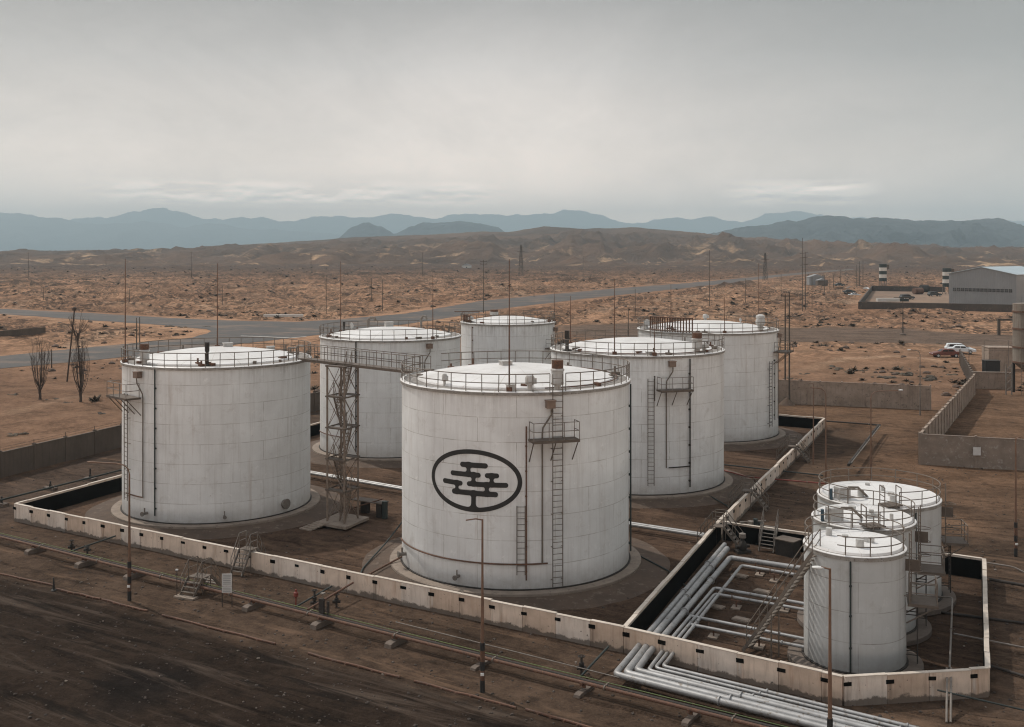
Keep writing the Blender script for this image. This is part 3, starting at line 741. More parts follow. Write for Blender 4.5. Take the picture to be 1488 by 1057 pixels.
def shellbits(t, px, z, r=.3, kind='manhole'):
    th = on(t, px); mb = MB()
    if kind == 'manhole':
        mb.bar(L(th,t.R-.05,0,z), L(th,t.R+.22,0,z), r, 16); mb.bar(L(th,t.R+.22,0,z), L(th,t.R+.27,0,z), r*1.22, 16); mb.build('manhole', M['railpale'], t.root)
    else:
        mb.bar(L(th,t.R-.05,0,z), L(th,t.R+.45,0,z), r, 10); mb.bar(L(th,t.R+.25,0,z-.05), L(th,t.R+.25,0,z+.4), r*.5, 8); mb.bar(L(th,t.R+.45,0,z),L(th,t.R+.52,0,z), r*1.7, 12); mb.build('nozzle', M['railpale'], t.root)
def smallbits(t, n, seed):
    rd = random.Random(seed)
    for i in range(n):
        mb = MB(); a = rd.uniform(0,2*PI); rr = t.R-rd.uniform(.5,1.6); p = L(a,rr,0,t.roofz(rr))
        mb.box(p+Vector((0,0,.08)), (rd.uniform(.25,.7),rd.uniform(.15,.35),.2), rd.uniform(0,3))
        if i % 3 == 0: mb.bar(p, p+Vector((0,0,rd.uniform(.35,.6))), .07, 8)
        mb.build('roof_fitting', M['rust' if i % 2 else 'rail'], t.root)
    mb = MB(); a0 = rd.uniform(0,6)
    mb.tube([L(a0+i*.09,t.R-.75,0,t.zt+.19) for i in range(26)], .035, 5); mb.build('roof_conduit', M['rust'], t.root)

# --- nearest tank with the tree emblem
A = tank('nearest large white tank, with a black tree in an oval painted on its side', 584, 914, 858, 572)
railing(A.R+.02, A.zt+.05, 46, gaps=[(on(A,809),.045),(math.radians(-128),.09)]).build('railing', M['rail'], A.root)
mb = MB(); ladder(mb, on(A,808.5), A.R, .55, A.zt+1.1, .62, .22); mb.build('ladder', M['rail'], A.root)
mb = MB(); ladder(mb, on(A,757), A.R, 1.3, 5.3, .48, .10); mb.build('ladder', M['railpale'], A.root)
platform(A.root, on(A,801), A.R, 9.15, 2.75, 1.0)
foam(A.root, on(A,798), A.R, 11.15, 1.95, -1)
tank_pipe(A, [('v',764.5,1.0,9.9)], 'rust', .045)
tank_pipe(A, [('h',585.5,795,1.93)], 'rust', .05, 'ring_pipe')
tank_pipe(A, [('v',913.6,1.0,11.6)], 'teal', .06, 'downpipe')
rooffit(A, 810, .93, .36, 1.75, 'stack'); rooffit(A, 770, .93, .28, .95, 'gauge'); rooffit(A, 646, .86, .16, .75, 'gauge')
rooffit(A, 735, .02, .35, .25, 'box'); rooffit(A, 742, .94, .22, .35, 'box')
mast(A, 740, 377, foot=footpx(A,740,.965)); smallbits(A, 14, 3); shellbits(A, 667, 1.0, .09, 'nozzle'); shellbits(A, 590, 1.2, .12, 'nozzle')
# --- left tank
B = tank('left foreground white storage tank, with side platform at its left edge', 177, 451, 762, 536)
railing(B.R+.02, B.zt+.05, 44, gaps=[(math.radians(78),.11)]).build('railing', M['rail'], B.root)
mb = MB(); ladder(mb, on(B,187), B.R, 1.6, 9.5, .6, .22); mb.build('ladder', M['rail'], B.root)
platform(B.root, on(B,191), B.R, 9.35, 3.1, 1.15)
foam(B.root, on(B,204), B.R, 11.0, 2.1, 1)
tank_pipe(B, [('v',226.5,.9,11.5)], 'teal', .05, 'downpipe'); tank_pipe(B, [('h',186,209,2.1)], 'rust', .05, 'ring_pipe')
rooffit(B, 210, .90, .34, 1.5, 'stack', True); rooffit(B, 301, .86, .13, 1.7, 'post'); rooffit(B, 331, .2, .35, .3, 'box', False)
rooffit(B, 393, .9, .3, .35, 'box', False)
mast(B, 181, 376, foot=footpx(B,182,.985)); mast(B, 316, 383, foot=footpx(B,316,.55,False)); smallbits(B, 14, 5)
shellbits(B, 413, 1.1, .32); shellbits(B, 326, .9, .08, 'nozzle'); shellbits(B, 214, 1.0, .1, 'nozzle')
th = math.radians(76)
for tt in (-.75,.75):
    mb = MB()
    mb.tube([L(th,B.R-.1,tt,B.zt+.05), L(th,B.R-.1,tt,B.zt+1.0), L(th,B.R-.1,tt*.8,B.zt+1.15)], .05, 6)
    mb.tube([L(th,B.R-.75,tt,B.zt+.05), L(th,B.R-.75,tt,B.zt+1.1), L(th,B.R-.1,tt,B.zt+1.1)], .05, 6)
    mb.build('gate_hoop', M['railpale'], B.root)
# --- second row
C = tank('white storage tank behind the lattice stair tower', 465, 669, 666, 496.5)
railing(C.R+.02, C.zt+.05, 40).build('railing', M['rail'], C.root)
foam(C.root, on(C,622), C.R, 10.9, 2.5, -1)
tank_pipe(C, [('v',518,.9,11.4)], 'darksteel', .06, 'downpipe'); tank_pipe(C, [('h',466,500,2.2)], 'rust', .05, 'ring_pipe')
rooffit(C, 565, .3, .4, .5, 'box', False); rooffit(C, 535, .75, .16, 1.3, 'goose', False); rooffit(C, 511, .8, .14, .9, 'gauge', False); rooffit(C, 500, .86, .1, 1.1, 'post', False); rooffit(C,612,.8,.12,1.5,'goose',False)
mast(C, 495, 380, foot=footpx(C,495,.9,False)); mast(C, 629, 400, foot=footpx(C,629,.985)); smallbits(C, 12, 7)
D_ = tank('rear centre white tank, the farthest of the cluster, cut off below by other tanks', 670, 806, None, 472.7, zt=11.7)
railing(D_.R+.02, D_.zt+.05, 36).build('railing', M['rail'], D_.root)
platform(D_.root, on(D_,799), D_.R, 8.9, 2.6, 1.0); foam(D_.root, on(D_,804.5), D_.R, 10.9, 3.0, -1)
rooffit(D_, 718, .5, .5, .9, 'stack', False); rooffit(D_, 683, .9, .3, .8, 'gauge')
mast(D_, 808, 425, foot=footpx(D_,805.5,.99)); smallbits(D_, 10, 9)
tank_pipe(D_, [('v',687,5,11.4)], 'rust', .05, 'downpipe')
mb = MB(); th = math.radians(-75)
for i in range(5): mb.box(L(th,D_.R-.6,-1.2+i*.6,D_.zt+.5),(.35,.35,.8),i); 
mb.box(L(th,D_.R-.6,0,D_.zt+1.3),(.3,3.0,.08),th); mb.build('manifold', M['rust'], D_.root)
E = tank('white storage tank right of the emblem tank, platform and ladder facing the camera', 801, 1052, 720, 519)
railing(E.R+.02, E.zt+.05, 44).build('railing', M['rail'], E.root)
mb = MB(); ladder(mb, on(E,945.5), E.R, 1.2, 9.8, .5, .18); mb.build('ladder', M['rail'], E.root)
platform(E.root, on(E,977), E.R, 8.9, 2.75, 1.0); foam(E.root, on(E,975), E.R, 10.95, 2.6, -1)
tank_pipe(E, [('v',1001.5,.9,11.3)], 'darksteel', .06, 'downpipe'); tank_pipe(E, [('h',971,1001.5,2.6)], 'darksteel', .05, 'ring_pipe')
tank_pipe(E, [('v',951,8.0,10.0)], 'darksteel', .04)
rooffit(E, 1013, .86, .42, 1.6, 'stack'); rooffit(E, 1023, .88, .3, .8, 'gauge'); rooffit(E, 824, .93, .16, 1.7, 'post'); rooffit(E, 945, .93, .3, .25, 'box')
mast(E, 829, 430, foot=footpx(E,829,.8,False)); mast(E, 893, 405, foot=footpx(E,893,.93)); mast(E, 951, 470, foot=footpx(E,951,.985)); smallbits(E, 14, 13)
shellbits(E, 903, .9, .1, 'nozzle')
Fk = tank('rear right white tank, side platform over bare yard, bulbous roof vent', 927, 1131, 643, 486)
railing(Fk.R+.02, Fk.zt+.05, 40).build('railing', M['rail'], Fk.root)
mb = MB(); ladder(mb, on(Fk,1117.5), Fk.R, 1.6, 8.5, .6, .2); mb.build('ladder', M['darksteel'], Fk.root)
platform(Fk.root, on(Fk,1128), Fk.R, 9.4, 2.6, 1.5, mat='rail'); foam(Fk.root, on(Fk,1130), Fk.R, 11.0, 2.2, -1)
tank_pipe(Fk, [('v',1124.5,2.2,8.6)], 'darksteel', .05)
rooffit(Fk, 1105, .86, .5, 1.75, 'bulb'); rooffit(Fk, 1025, .4, .3, .8, 'gauge', False); rooffit(Fk, 1076, .5, .12, .6, 'gauge', False); rooffit(Fk, 940, .9, .35, 1.0, 'gauge')
mast(Fk, 1053, 432, foot=footpx(Fk,1053,.96)); mast(Fk, 975, 413, foot=footpx(Fk,975,.7,False)); mast(Fk, 1103, 383, foot=footpx(Fk,1102.5,.8,False)); smallbits(Fk, 12, 15)
mb = MB()
a0, a1 = on(Fk,945), on(Fk,1006)
for i in range(18):
    a = a0+(a1-a0)*i/17; mb.beam(L(a,Fk.R-.02,0,Fk.zt+.1), L(a,Fk.R-.02,0,Fk.zt+1.65), .12, .10)
for hh in (.25,1.6): mb.tube([L(a0+(a1-a0)*i/20,Fk.R+.05,0,Fk.zt+hh) for i in range(21)], .06, 6)
mb.build('screen_rail', M['rust'], Fk.root)
# --- emblem painted on the nearest tank
def emblem():
    t = A
    def z2(x, y):
        th, z = hit(t, 600+x/4.96, 620+y/4.96); return (th*t.R, z)
    pL, pR, pT, pB = z2(137,355), z2(788,400), z2(430,165), z2(470,619)
    cu = (pL[0]+pR[0])/2; cz = (pT[1]+pB[1])/2; au = (pR[0]-pL[0])/2; az = (pT[1]-pB[1])/2
    px = t.R*0+61.9/1550/4.96
    segs = [((358,272),(522,284),19),((288,333),(472,351),18),((232,389),(343,408),18),((298,465),(595,491),19),((406,412),(670,424),18),((536,354),(604,356),18)]
    cons = [((401,272),(401,342),15),((437,345),(437,412),15),((318,402),(318,468),13),((568,354),(568,418),14),((533,418),(533,487),15),((438,478),(437,600),18)]
    S = [(z2(*a), z2(*b), r*px) for a,b,r in segs]; Cn = [(z2(*a), z2(*b), r*px) for a,b,r in cons]
    nu, nz = 230, 170; m = .15
    us = np.linspace(cu-au-m, cu+au+m, nu); zs = np.linspace(cz-az-m, cz+az+m, nz)
    UU, ZZ = np.meshgrid(us, zs)
    def cap(a, b, r):
        dx,dy = b[0]-a[0], b[1]-a[1]; L2 = dx*dx+dy*dy
        tt = np.clip(((UU-a[0])*dx+(ZZ-a[1])*dy)/L2,0,1)
        return np.hypot(UU-a[0]-tt*dx, ZZ-a[1]-tt*dy)-r
    def smin(a, b, k):
        h = np.clip(.5+.5*(b-a)/k,0,1); return b*(1-h)+a*h-k*h*(1-h)
    d = None
    for s in S:
        q = cap(*s); d = q if d is None else np.minimum(d, q)
    bars = d; dc = None
    for s in Cn[:-1]:
        q = cap(*s); dc = q if dc is None else np.minimum(dc, q)
    d = smin(bars, dc, 16*px)
    tr = cap(*Cn[-1]); d = np.minimum(d, smin(bars, tr, 14*px))
    k = np.hypot((UU-cu)/au, (ZZ-cz)/az); g = np.hypot((UU-cu)/au**2, (ZZ-cz)/az**2)+1e-6
    ell = k*(k-1)/g
    ring = np.maximum(ell, -(ell+.265))
    d = np.minimum(d, smin(ring, tr, 34*px))
    d = np.maximum(d, ell)
    mb = MB(); pts = {}; vs = []; fs = []
    def vid(u, z):
        key = (round(u,5), round(z,5))
        if key not in pts:
            pts[key] = len(vs); vs.append(L(u/t.R, t.R+.02, 0, z))
        return pts[key]
    for j in range(nz-1):
        for i in range(nu-1):
            cs = [(us[i],zs[j],d[j,i]),(us[i+1],zs[j],d[j,i+1]),(us[i+1],zs[j+1],d[j+1,i+1]),(us[i],zs[j+1],d[j+1,i])]
            if min(c[2] for c in cs) >= 0: continue
            poly = []
            for q in range(4):
                a, b = cs[q], cs[(q+1)%4]
                if a[2] < 0: poly.append((a[0],a[1]))
                if (a[2] < 0) != (b[2] < 0):
                    s = a[2]/(a[2]-b[2]); poly.append((a[0]+(b[0]-a[0])*s, a[1]+(b[1]-a[1])*s))
            ids = []
            for p in poly:
                w = vid(*p)
                if w not in ids: ids.append(w)
            if len(ids) > 2: fs.append(tuple(ids))
    mb.add(vs, fs); mb.build('emblem', M['blackpaint'], A.root, fix=False)
emblem()
# --- three small tanks in the near pit
def small(label, xL, xR, yt, centre, group, npost, gz_, fit):
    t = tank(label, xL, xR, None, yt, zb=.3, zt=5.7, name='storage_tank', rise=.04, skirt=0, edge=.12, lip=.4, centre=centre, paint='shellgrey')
    railing(t.R-.06, t.zt+.05, npost, .92, gaps=gz_, r=.027, rr=.027).build('railing', M['rail'], t.root)
    return t
gG = G(1243,0+YH+ F*(H-.3)/51.9, .3)
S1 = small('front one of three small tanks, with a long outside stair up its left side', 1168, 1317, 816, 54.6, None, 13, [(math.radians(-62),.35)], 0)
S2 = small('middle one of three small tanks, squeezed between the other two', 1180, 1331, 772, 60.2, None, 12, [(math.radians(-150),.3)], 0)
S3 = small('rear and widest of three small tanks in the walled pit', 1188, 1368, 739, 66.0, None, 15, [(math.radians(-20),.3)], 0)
for t, nm in ((S1,0),(S2,1),(S3,2)):
    th = math.radians(72 if nm < 2 else 80)
    p = platform(t.root, th, t.R, 3.3, 1.5, 1.35, brace=.9, mat='rail')
    mb = MB(); ladder(mb, th-.05, t.R, .4, 3.3, .5, .5); mb.build('ladder', M['darksteel'], t.root)
    mb = MB(); ladder(mb, th-.22, t.R, 3.3, t.zt+1.0, .5, .22)
    for z in (4.2,4.9,5.6): mb.tube([L(th-.22,t.R+.22,-.33,z)]+[L(th-.22,t.R+.22+.55*math.sin(PI*q/8),-.33*math.cos(PI*q/8),z) for q in range(1,8)]+[L(th-.22,t.R+.22,.33,z)], .02, 5)
    mb.build('caged_ladder', M['rail'], t.root)
    ax = Matrix.Rotation(th-PI/2+.3,3,'Z')
    mb = MB(); mb.box(L(th-.2,t.R+.25,.0,5.1),(.08,.75,.55),ax=Matrix.Rotation(th,3,'Z')); mb.bar(L(th-.2,t.R,0,5.1), L(th-.2,t.R+.3,0,5.1),.04,5); mb.build('foam_chamber', M['deck'], t.root)
    mb = MB(); a = on(t, (1236,1250,1330)[nm]); mb.bar(L(a,t.R+.06,0,.4), L(a,t.R+.06,0,t.zt-.15), .045, 6)
    for z in (1.5,3,4.4): mb.bar(L(a,t.R-.02,0,z), L(a,t.R+.1,0,z), .07, 6)
    mb.build('riser_pipe', M['teal'], t.root)
    rd = random.Random(30+nm)
    for i in range(5):
        mb = MB(); a = rd.uniform(0,6.3); rr = rd.uniform(.5,t.R-.8); p = L(a,rr,0,t.roofz(rr)); mb.bar(p-Vector((0,0,.05)), p+Vector((0,0,rd.uniform(.12,.4))), rd.uniform(.08,.2), 12); mb.build('roof_fitting', M['ventwhite'], t.root)
    # little step bridge on the roof
    mb = MB(); a = math.radians((160,170,190)[nm]); c = L(a,t.R-.25,0,t.zt+.22); rz = a
    if nm:
        c = L(math.radians(-8),t.R-.1,0,t.zt+.28); mb.box(c,(.95,.9,.06),.35); 
        for sx in (-.45,.45):
            for sy in (-.4,.4): mb.bar(c+Vector((sx,sy,0)), c+Vector((sx,sy,1.0)), .03, 5)
            mb.bar(c+Vector((sx,-.4,1.0)), c+Vector((sx,.4,1.0)), .03, 5); mb.bar(c+Vector((sx,-.4,.5)), c+Vector((sx,.4,.5)), .025, 5)
        mb.build('step_platform', M['deck'], t.root)
        mb = MB(); c = L(math.radians(-62),t.R-.55,0,t.zt)
        mb.box(c+Vector((0,0,.45)),(.75,.55,.8),.3); mb.build('hatch', M['ventwhite'], t.root)
        mb = MB(); mb.bar(c+Vector((-.6,.1,.1)), c+Vector((-.6,.1,.7)), .085, 10); mb.build('gauge', M['blue'], t.root)
        mb = MB(); mb.tube([c+Vector((.3,-.2,.85)), c+Vector((.9,.0,.8)), c+Vector((1.5,.3,.25)), c+Vector((1.7,.5,.05))], .07, 7); mb.build('vent_pipe', M['rail'], t.root)
# ------------------------------------------------------------------ bund walls
def wall(p, q, label, inner=None, both=False, h=1.25, t=.20, pk=True, off0=0.0, off1=0.0, skew=.0):
    p = Vector((p.x,p.y,0)); q = Vector((q.x,q.y,0)); d = (q-p).normalized(); L_ = (q-p).length-off0-off1; p = p+d*off0
    rz = math.atan2(d.y,d.x); root = thing('bund_wall', label, 'wall', p, rz)
    n = max(1, math.ceil(L_/2.0-.2)); w = 2.0; wl = L_-2.0*(n-1); rd = random.Random(int(abs(p.x*31+p.y*17)))
    b = MB(); c = MB()
    hs = []
    for i in range(n):
        hh = h+rd.uniform(-.03,.025); oo = rd.uniform(-.012,.012); hs.append((hh,oo))
        pw = w if i < n-1 else wl; b.box((i*w+pw/2, oo, hh/2-.1), (pw-.022, t, hh+.2), mi=rd.choice((0,0,0,1,1,2))); c.box((i*w+pw/2, oo+rd.uniform(-.008,.008), hh+.018), (pw-.014, t+.03, .036))
    b.build('wall_panels', [M['bund'],M['bund2'],M['bund3']], root); c.build('coping', M['coping'], root)
    for s in ((inner,) if not both else (-1,1)):
        if s is None: continue
        l = MB(); l.box((L_/2, s*(t/2+.03), h/2-.11), (L_-.1, .03, h-.02)); l.build('lining', M['black'], root)
    if pk:
        s = -inner if inner else -1
        for i in range(n):
            m = MB(); m.box((i*w+.12+rd.uniform(-.03,.03), s*(t/2+.016), h-.27+rd.uniform(-.04,.03)), (.38*rd.uniform(.8,1.1),.02,.19*rd.uniform(.75,1.15)), ax=Matrix.Rotation(rd.uniform(-.06,.06),3,'Y')); m.build('lifting_pocket', M['black'], root)
    return root
wall(P1, P2, 'long pale bund wall in front of the big tanks, along the rust pipeline', inner=1)
wall(P2, P3, 'front bund wall of the small pit, where silver pipes pass through', inner=1, off0=.02)
wall(P3, P4, 'short angled bund wall at the right front corner of the small pit', inner=1, off0=.02)
wall(P4, P5, 'right hand bund wall of the small pit, seen along its top', inner=1, off0=.11, pk=False)
wall(P5, P6, 'back bund wall of the small pit, with black inner face', inner=1, off0=.11, off1=.3, pk=False)
wall(P2, P6, 'bund wall dividing the small pit from the big tanks', inner=-1, both=True, off0=.11, off1=.0, pk=False)
wall(P6, P7, 'white sided bund wall right of the big tanks, crossed by two stiles', inner=1, off0=.02, pk=True)
wall(P7, P8, 'far bund wall behind the rear right tank, with black inner face', inner=1, off0=.11, pk=False)
wall(P8, P1, 'left bund wall beside the left foreground tank, with black inner face', inner=1, off0=.11, off1=.11, pk=False)
# ------------------------------------------------------------------ boundary fences
def fence(pts, h, label, mat='fence', panel=3.0, post=True, t=.16, capm=True, name='panel_fence', wire=False):
    root = thing(name, label, 'fence', (0,0,0))
    b = MB(); pl_ = []; cp = MB(); wr = MB(); rd = random.Random(int(abs(pts[0].x*13+pts[0].y)))
    for a, q in zip(pts[:-1], pts[1:]):
        d = (q-a); L_ = d.length; d.normalize(); rz = math.atan2(d.y,d.x); n = max(1,round(L_/panel)); w = L_/n
        for i in range(n):
            c = a+d*((i+.5)*w); hh = h+rd.uniform(-.05,.05)
            b.box((c.x,c.y,hh/2-.2), (w-.05, t, hh+.4), rz+rd.uniform(-.004,.004))
            cp.box((c.x,c.y,hh+.03), (w-.02, t+.08, .06), rz)
            if wire: 
                for zz in (.2,.42): wr.bar(Vector((a.x,a.y,h+zz))+d*(i*w), Vector((a.x,a.y,h+zz))+d*((i+1)*w), .012, 4)
        for i in range(0 if a is pts[0] else 1, n+1):
            c = a+d*(i*w); ps = MB(); ps.box((c.x,c.y,h/2+.02), (.2,t+.16,h+.3), rz); pl_.append(ps)
            if wire: wr.bar((c.x,c.y,h+.1), (c.x,c.y,h+.55), .025, 4)
    b.build('panel', M[mat], root)
    if capm: cp.build('coping', M['coping' if mat == 'bund' else mat], root)
    if post:
        for ps in pl_: ps.build('post', M[mat], root)
    if wire: wr.build('wire', M['darksteel'], root)
fence([FL[0],FL[1],FL[2],FL[3],FB0], 2.25, 'dark concrete panel fence along the left side, behind the left foreground tank', 'fencedark', 3.6, wire=True)
fence([FB0,FB1,FB2], 3.0, 'pale stained concrete panel fence across the yard behind the rear right tank', 'fence', 2.5)
R0, R1, R2 = G(1337,675), G(1418,680), G(1488,684)
R2 = R1+(R2-R1)*4
fence([R0,R1,R2], 2.8, 'patchy grey concrete fence facing the yard at the right edge, with a white notice', 'fencegrey', 5.4)
RB = Vector((64.8,149.4,0))
fence([R0+Vector((.15,.4,0)), RB], 2.8, 'pale panel fence running back from the yard corner towards the parked cars', 'fence', 2.6)
fence([RB+Vector((.1,.3,0)), Vector((79,188,0))], 2.6, 'dark panel fence beside the silo yard, just in front of the parked cars', 'fencedark', 3.0)
nr = G(1433,665,1.4); m_ = MB(); m_.box((nr.x,R1.y-.4,1.6),(.7,.03,.75)); o = m_.build('notice', M['signwhite']); tag(o, 'small white notice on the patchy grey fence', 'notice')
o.location = (0,0,0)
fence([G(-60,503),G(66,491)], 2.4, 'low dark wall standing on the sand at the left edge, by the road', 'fencedark', 5.0, post=False)
# ------------------------------------------------------------------ pipes
def pipe(pts, r, mat, label, cat='pipe', name='steel_pipe', group=None, bend=.35, n=10, extra=None):
    pts = [Vector(p) for p in pts]; out = [pts[0]]
    for i in range(1,len(pts)-1):
        a, b, c = pts[i-1], pts[i], pts[i+1]
        k = min(bend, (b-a).length*.4, (c-b).length*.4); s = b+(a-b).normalized()*k; e = b+(c-b).normalized()*k
        for j in range(6):
            u = j/5; out.append(s*(1-u)**2+b*2*u*(1-u)+e*u*u)
    out.append(pts[-1]); o0 = out[0].copy(); o0.z = 0
    root = thing(name, label, cat, o0, 0, group)
    mb = MB(); mb.tube([p-o0 for p in out], r, n); mb.build('pipe_run', M[mat], root)
    for a, b in zip(out[:-1], out[1:]):
        L_ = (b-a).length
        if L_ > 5:
            d = (b-a).normalized()
            for q in range(1,int(L_/6)+1): c = a-o0+d*(q*6-1.2); fl = MB(); fl.bar(c, c+d*.06, r*1.35+.01, n); fl.build('pipe_band', M['rail' if mat != 'silver' else 'silver'], root)
    return root
# front pipeline
La, Lb = G(0,779,.5), G(1040,1038,.5); Ld = (Lb-La).normalized(); Lp = Vector((-Ld.y,Ld.x,0))
def lp(s, o, z): return Vector((La.x,La.y,0))+Ld*s+Lp*o+Vector((0,0,z))
LL = (Lb-La).length
pipe([lp(-30,-.14,.50), lp(LL+22,-.14,.50)], .085, 'rust', 'rust red pipe, camera side of the front pipeline on concrete blocks', name='steel_pipe')
pipe([lp(-30,.06,.52), lp(LL+22,.06,.52)], .075, 'darksteel', 'dark pipe in the middle of the front pipeline on concrete blocks')
pipe([lp(-30,.22,.60), lp(LL+22,.22,.60)], .021, 'green', 'thin green line on the wall side of the front pipeline')
def along(px, py):
    g = G(px,py); return (g-Vector((La.x,La.y,0))).dot(Ld)
blocks = [(-60,778),(50,803),(122,822),(200,838),(373,882),(470,908),(585,932),(707,963),(853,1003),(1007,1043)]
names = ['concrete pipe block at the far left end of the front pipeline','concrete pipe block left of the first lamp post, farther one','concrete pipe block left of the first lamp post, nearer one','concrete pipe block right beside the striped left lamp post',
 'concrete pipe block just right of the white notice board','concrete pipe block under the dark valve box on the front pipeline','concrete pipe block between the valve box and the centre lamp post','concrete pipe block right of the centre lamp post foot','low pipe block left of the silver pipe bends','low pipe block below the silver pipe bundle']
for i, (bx, by) in enumerate(blocks):
    s = along(bx, by); root = thing('pipe_support', names[i], 'pipe support', lp(s,0,0), math.atan2(Lp.y,Lp.x), 'supports under the front pipeline')
    mb = MB()
    w = .42 if i < 7 else .3
    mb.extrude([(-.72,-.1),(.72,-.1),(.66,.2 if i<7 else .1),(.5,.27 if i<7 else .14),(-.5,.27 if i<7 else .14),(-.66,.2 if i<7 else .1)], (0,0,0), Vector((1,0,0)), Vector((0,0,1)), Vector((0,1,0)), w); mb.build('block', M['concrete'], root)
    mb = MB(); mb.box((.0,0,.36),(.09,.16,.3)); mb.box((0,0,.415),(.62,.12,.05)); mb.box((-.27,0,.46),(.04,.12,.12)); mb.box((.3,0,.5),(.04,.12,.2)); mb.build('bracket', M['rust'], root)
# silver pipes
d3 = (P3-P2).normalized()
bends = [((922,947),(894,980),.15),((933,949),(910,979),.185),((942,951),(925,975),.165),((955,957),(942,974.5),.095),((963,958),(952,971),.085),((970,961),(963,968.5),.095)]
inside = [[(943.6,919),(1053,791.5)],[(954,921),(1056.5,797.6)],[(965.5,923.6),(1060.9,810.7),(1195,831)],[(977.7,926.2),(1038,854.5),(1190,881.5)],[(984.7,928),(1039,863.2),(1190,890)],[(992.6,929.7),(1077.5,822),(1195,842)]]
nm6 = ['outermost silver pipe, nearest the camera, in the bundle of six','fattest silver pipe, second in from the camera side of the bundle','third silver pipe from the camera side of the bundle','slim silver pipe in the middle of the bundle','slimmest silver pipe, second from the bund wall in the bundle','silver pipe of the bundle closest to the bund wall']
for i,((w,b,r),ins) in enumerate(zip(bends,inside)):
    ip = [G(x,y,.55) for x,y in ins]; a = G(*w,.55); bb = G(*b,.55)
    p0 = ip[0]
    pts = list(reversed(ip))+[a.lerp(p0,.0)]+[bb, bb+d3*34]
    pipe(pts, r, 'silver', nm6[i], name='lagged_pipe', group='silver pipes through the small pit', bend=.3, n=12)
for px, (a, b), lab in ((0,[(1004.5,895.6),(1180,931)],'upper silver branch pipe crossing the pit floor to the front small tank'),(1,[(1004,907.9),(1180,943)],'lower silver branch pipe crossing the pit floor nearest the front wall')):
    pipe([G(*a,.55),G(*b,.55)], .085, 'silver', lab, name='lagged_pipe', group='silver pipes through the small pit')
for k,(o,lab) in enumerate(((0,'silver pipe between tank rows, nearer one of the pair'),(.42,'silver pipe between tank rows, farther one of the pair'))):
    pts = [G(440,686,.5),G(584,711,.5),G(917,763,.5),G(1034,781,.5)]
    pipe([p+Vector((.2*o,o,.0)) for p in pts], .12, 'silver', lab, name='lagged_pipe', group='silver pipes behind the near tanks')
# pit pipe stands
for i,(x,y) in enumerate([(1104,836),(1070,884),(1037,926),(1125,845),(1140,888),(1103,941)]):
    g = G(x,y); root = thing('pipe_stand', ['small steel stand under the upper pit pipes','small steel stand under the middle pit pipes','small steel stand under the lower pit pipes','pipe stand close to the stair under the upper pit pipes','pipe stand under the middle pit pipes beside the long stair','pipe stand near the foot of the long stair'][i], 'pipe stand', g, AV, 'pipe stands on the pit floor')
    mb = MB(); mb.box((0,0,.04),(.7,.5,.08)); mb.build('foot', M['slab'], root)
    mb = MB(); mb.bar((0,0,.08),(0,0,.42),.05,6); mb.box((0,0,.43),(.1,.6,.05)); mb.bar((0,.25,.42),(0,.25,.75),.03,5); mb.build('post', M['rust'], root)
for i,(x,y,lab) in enumerate([(1108,861,'pale drain slab on the pit floor below the middle pipes'),(1078,902,'pale drain slab on the pit floor between lower pipes'),(1040,883,'narrow pale slab on the pit floor close to the divider wall'),(1075,838,'pale slab with a rod beside the upper pit pipes')]):
    mb = MB(); mb.box((0,0,.05),(.95,.55,.1)); mb.box((0,0,.11),(.8,.4,.03)); o = mb.build('drain_slab', M['slab']); o.location = G(x,y); o.rotation_euler.z = AV+1.3; tag(o, lab, 'slab')
# branch pipes from wall to front pipeline and other lines
pipe([G(104,801,.35),G(168,779,.7)], .05,'teal','dark branch pipe from the front wall, near the left end of the pipeline')
pipe([G(430,882,.5),G(482,852,.75)], .05,'teal','dark branch pipe from the front wall beside the red branch')
pipe([G(447,886,.62),G(513,847,.85)], .06,'rust','rust red branch pipe from the front wall to the pipeline')
pipe([G(845,982,.4),G(884,940,.75)], .055,'teal','dark branch pipe from the front wall left of the silver bends')
pipe([G(575,904,.55),G(900,985,.55)], .022,'railpale','thin pale conduit on short posts along the front wall')
pipe([G(-90,748,.5),G(0,727,.5),G(177,683,.5),G(230,670,.5)], .075,'teal','dark pipeline outside the left bund wall')
for i,(x,y) in enumerate([(2,735),(73,712),(131,698)]):
    root = thing('pipe_support', ['support under the dark left pipeline at the photo edge','support under the dark left pipeline above the bund corner','support with valve under the dark left pipeline'][i], 'pipe support', G(x,y), 1.1, 'supports under the left pipeline')
    mb = MB(); mb.box((0,0,.1),(.5,1.2,.25)); mb.build('block', M['concrete'], root)
    mb = MB(); mb.box((0,0,.33),(.1,.2,.3)); mb.bar((.1,.1,.2),(.1,.1,1.0 if i==2 else .7),.07,6); mb.build('bracket', M['darksteel'], root)
pipe([G(1046,682,.25),G(1085,693,.25),G(1200,703,.25)], .06,'red','red pipe crossing under the white sided bund wall')
pipe([G(1040,674,.25),G(1120,683,.25),G(1196,691,.25)], .06,'teal','teal pipe crossing under the white sided bund wall')
pipe([G(1277,618,.9),G(1233,676,.9)], .14,'darksteel','black pipe on the raised rack right of the white sided bund wall')
pipe([G(1279,619,1.05),G(1237,673,1.05)], .05,'railpale','thin pale pipe on top of the raised black pipe')
pipe([G(1199,612,.4),G(1280,618,.4)], .08,'darksteel','dark pipe behind the far corner of the bund')
pipe([G(1438,842,.3),G(1500,853,.3)], .09,'darksteel','thick dark pipe outside the right hand bund wall')
pipe([G(1434,818,.8),G(1473,824,.8),G(1500,838,.5)], .05,'railpale','pale hand line outside the right hand bund wall')
pipe([G(1362,1003,.75),G(1492,1033,.4)], .04,'teal','thin dark line leaving the angled front wall towards the right')
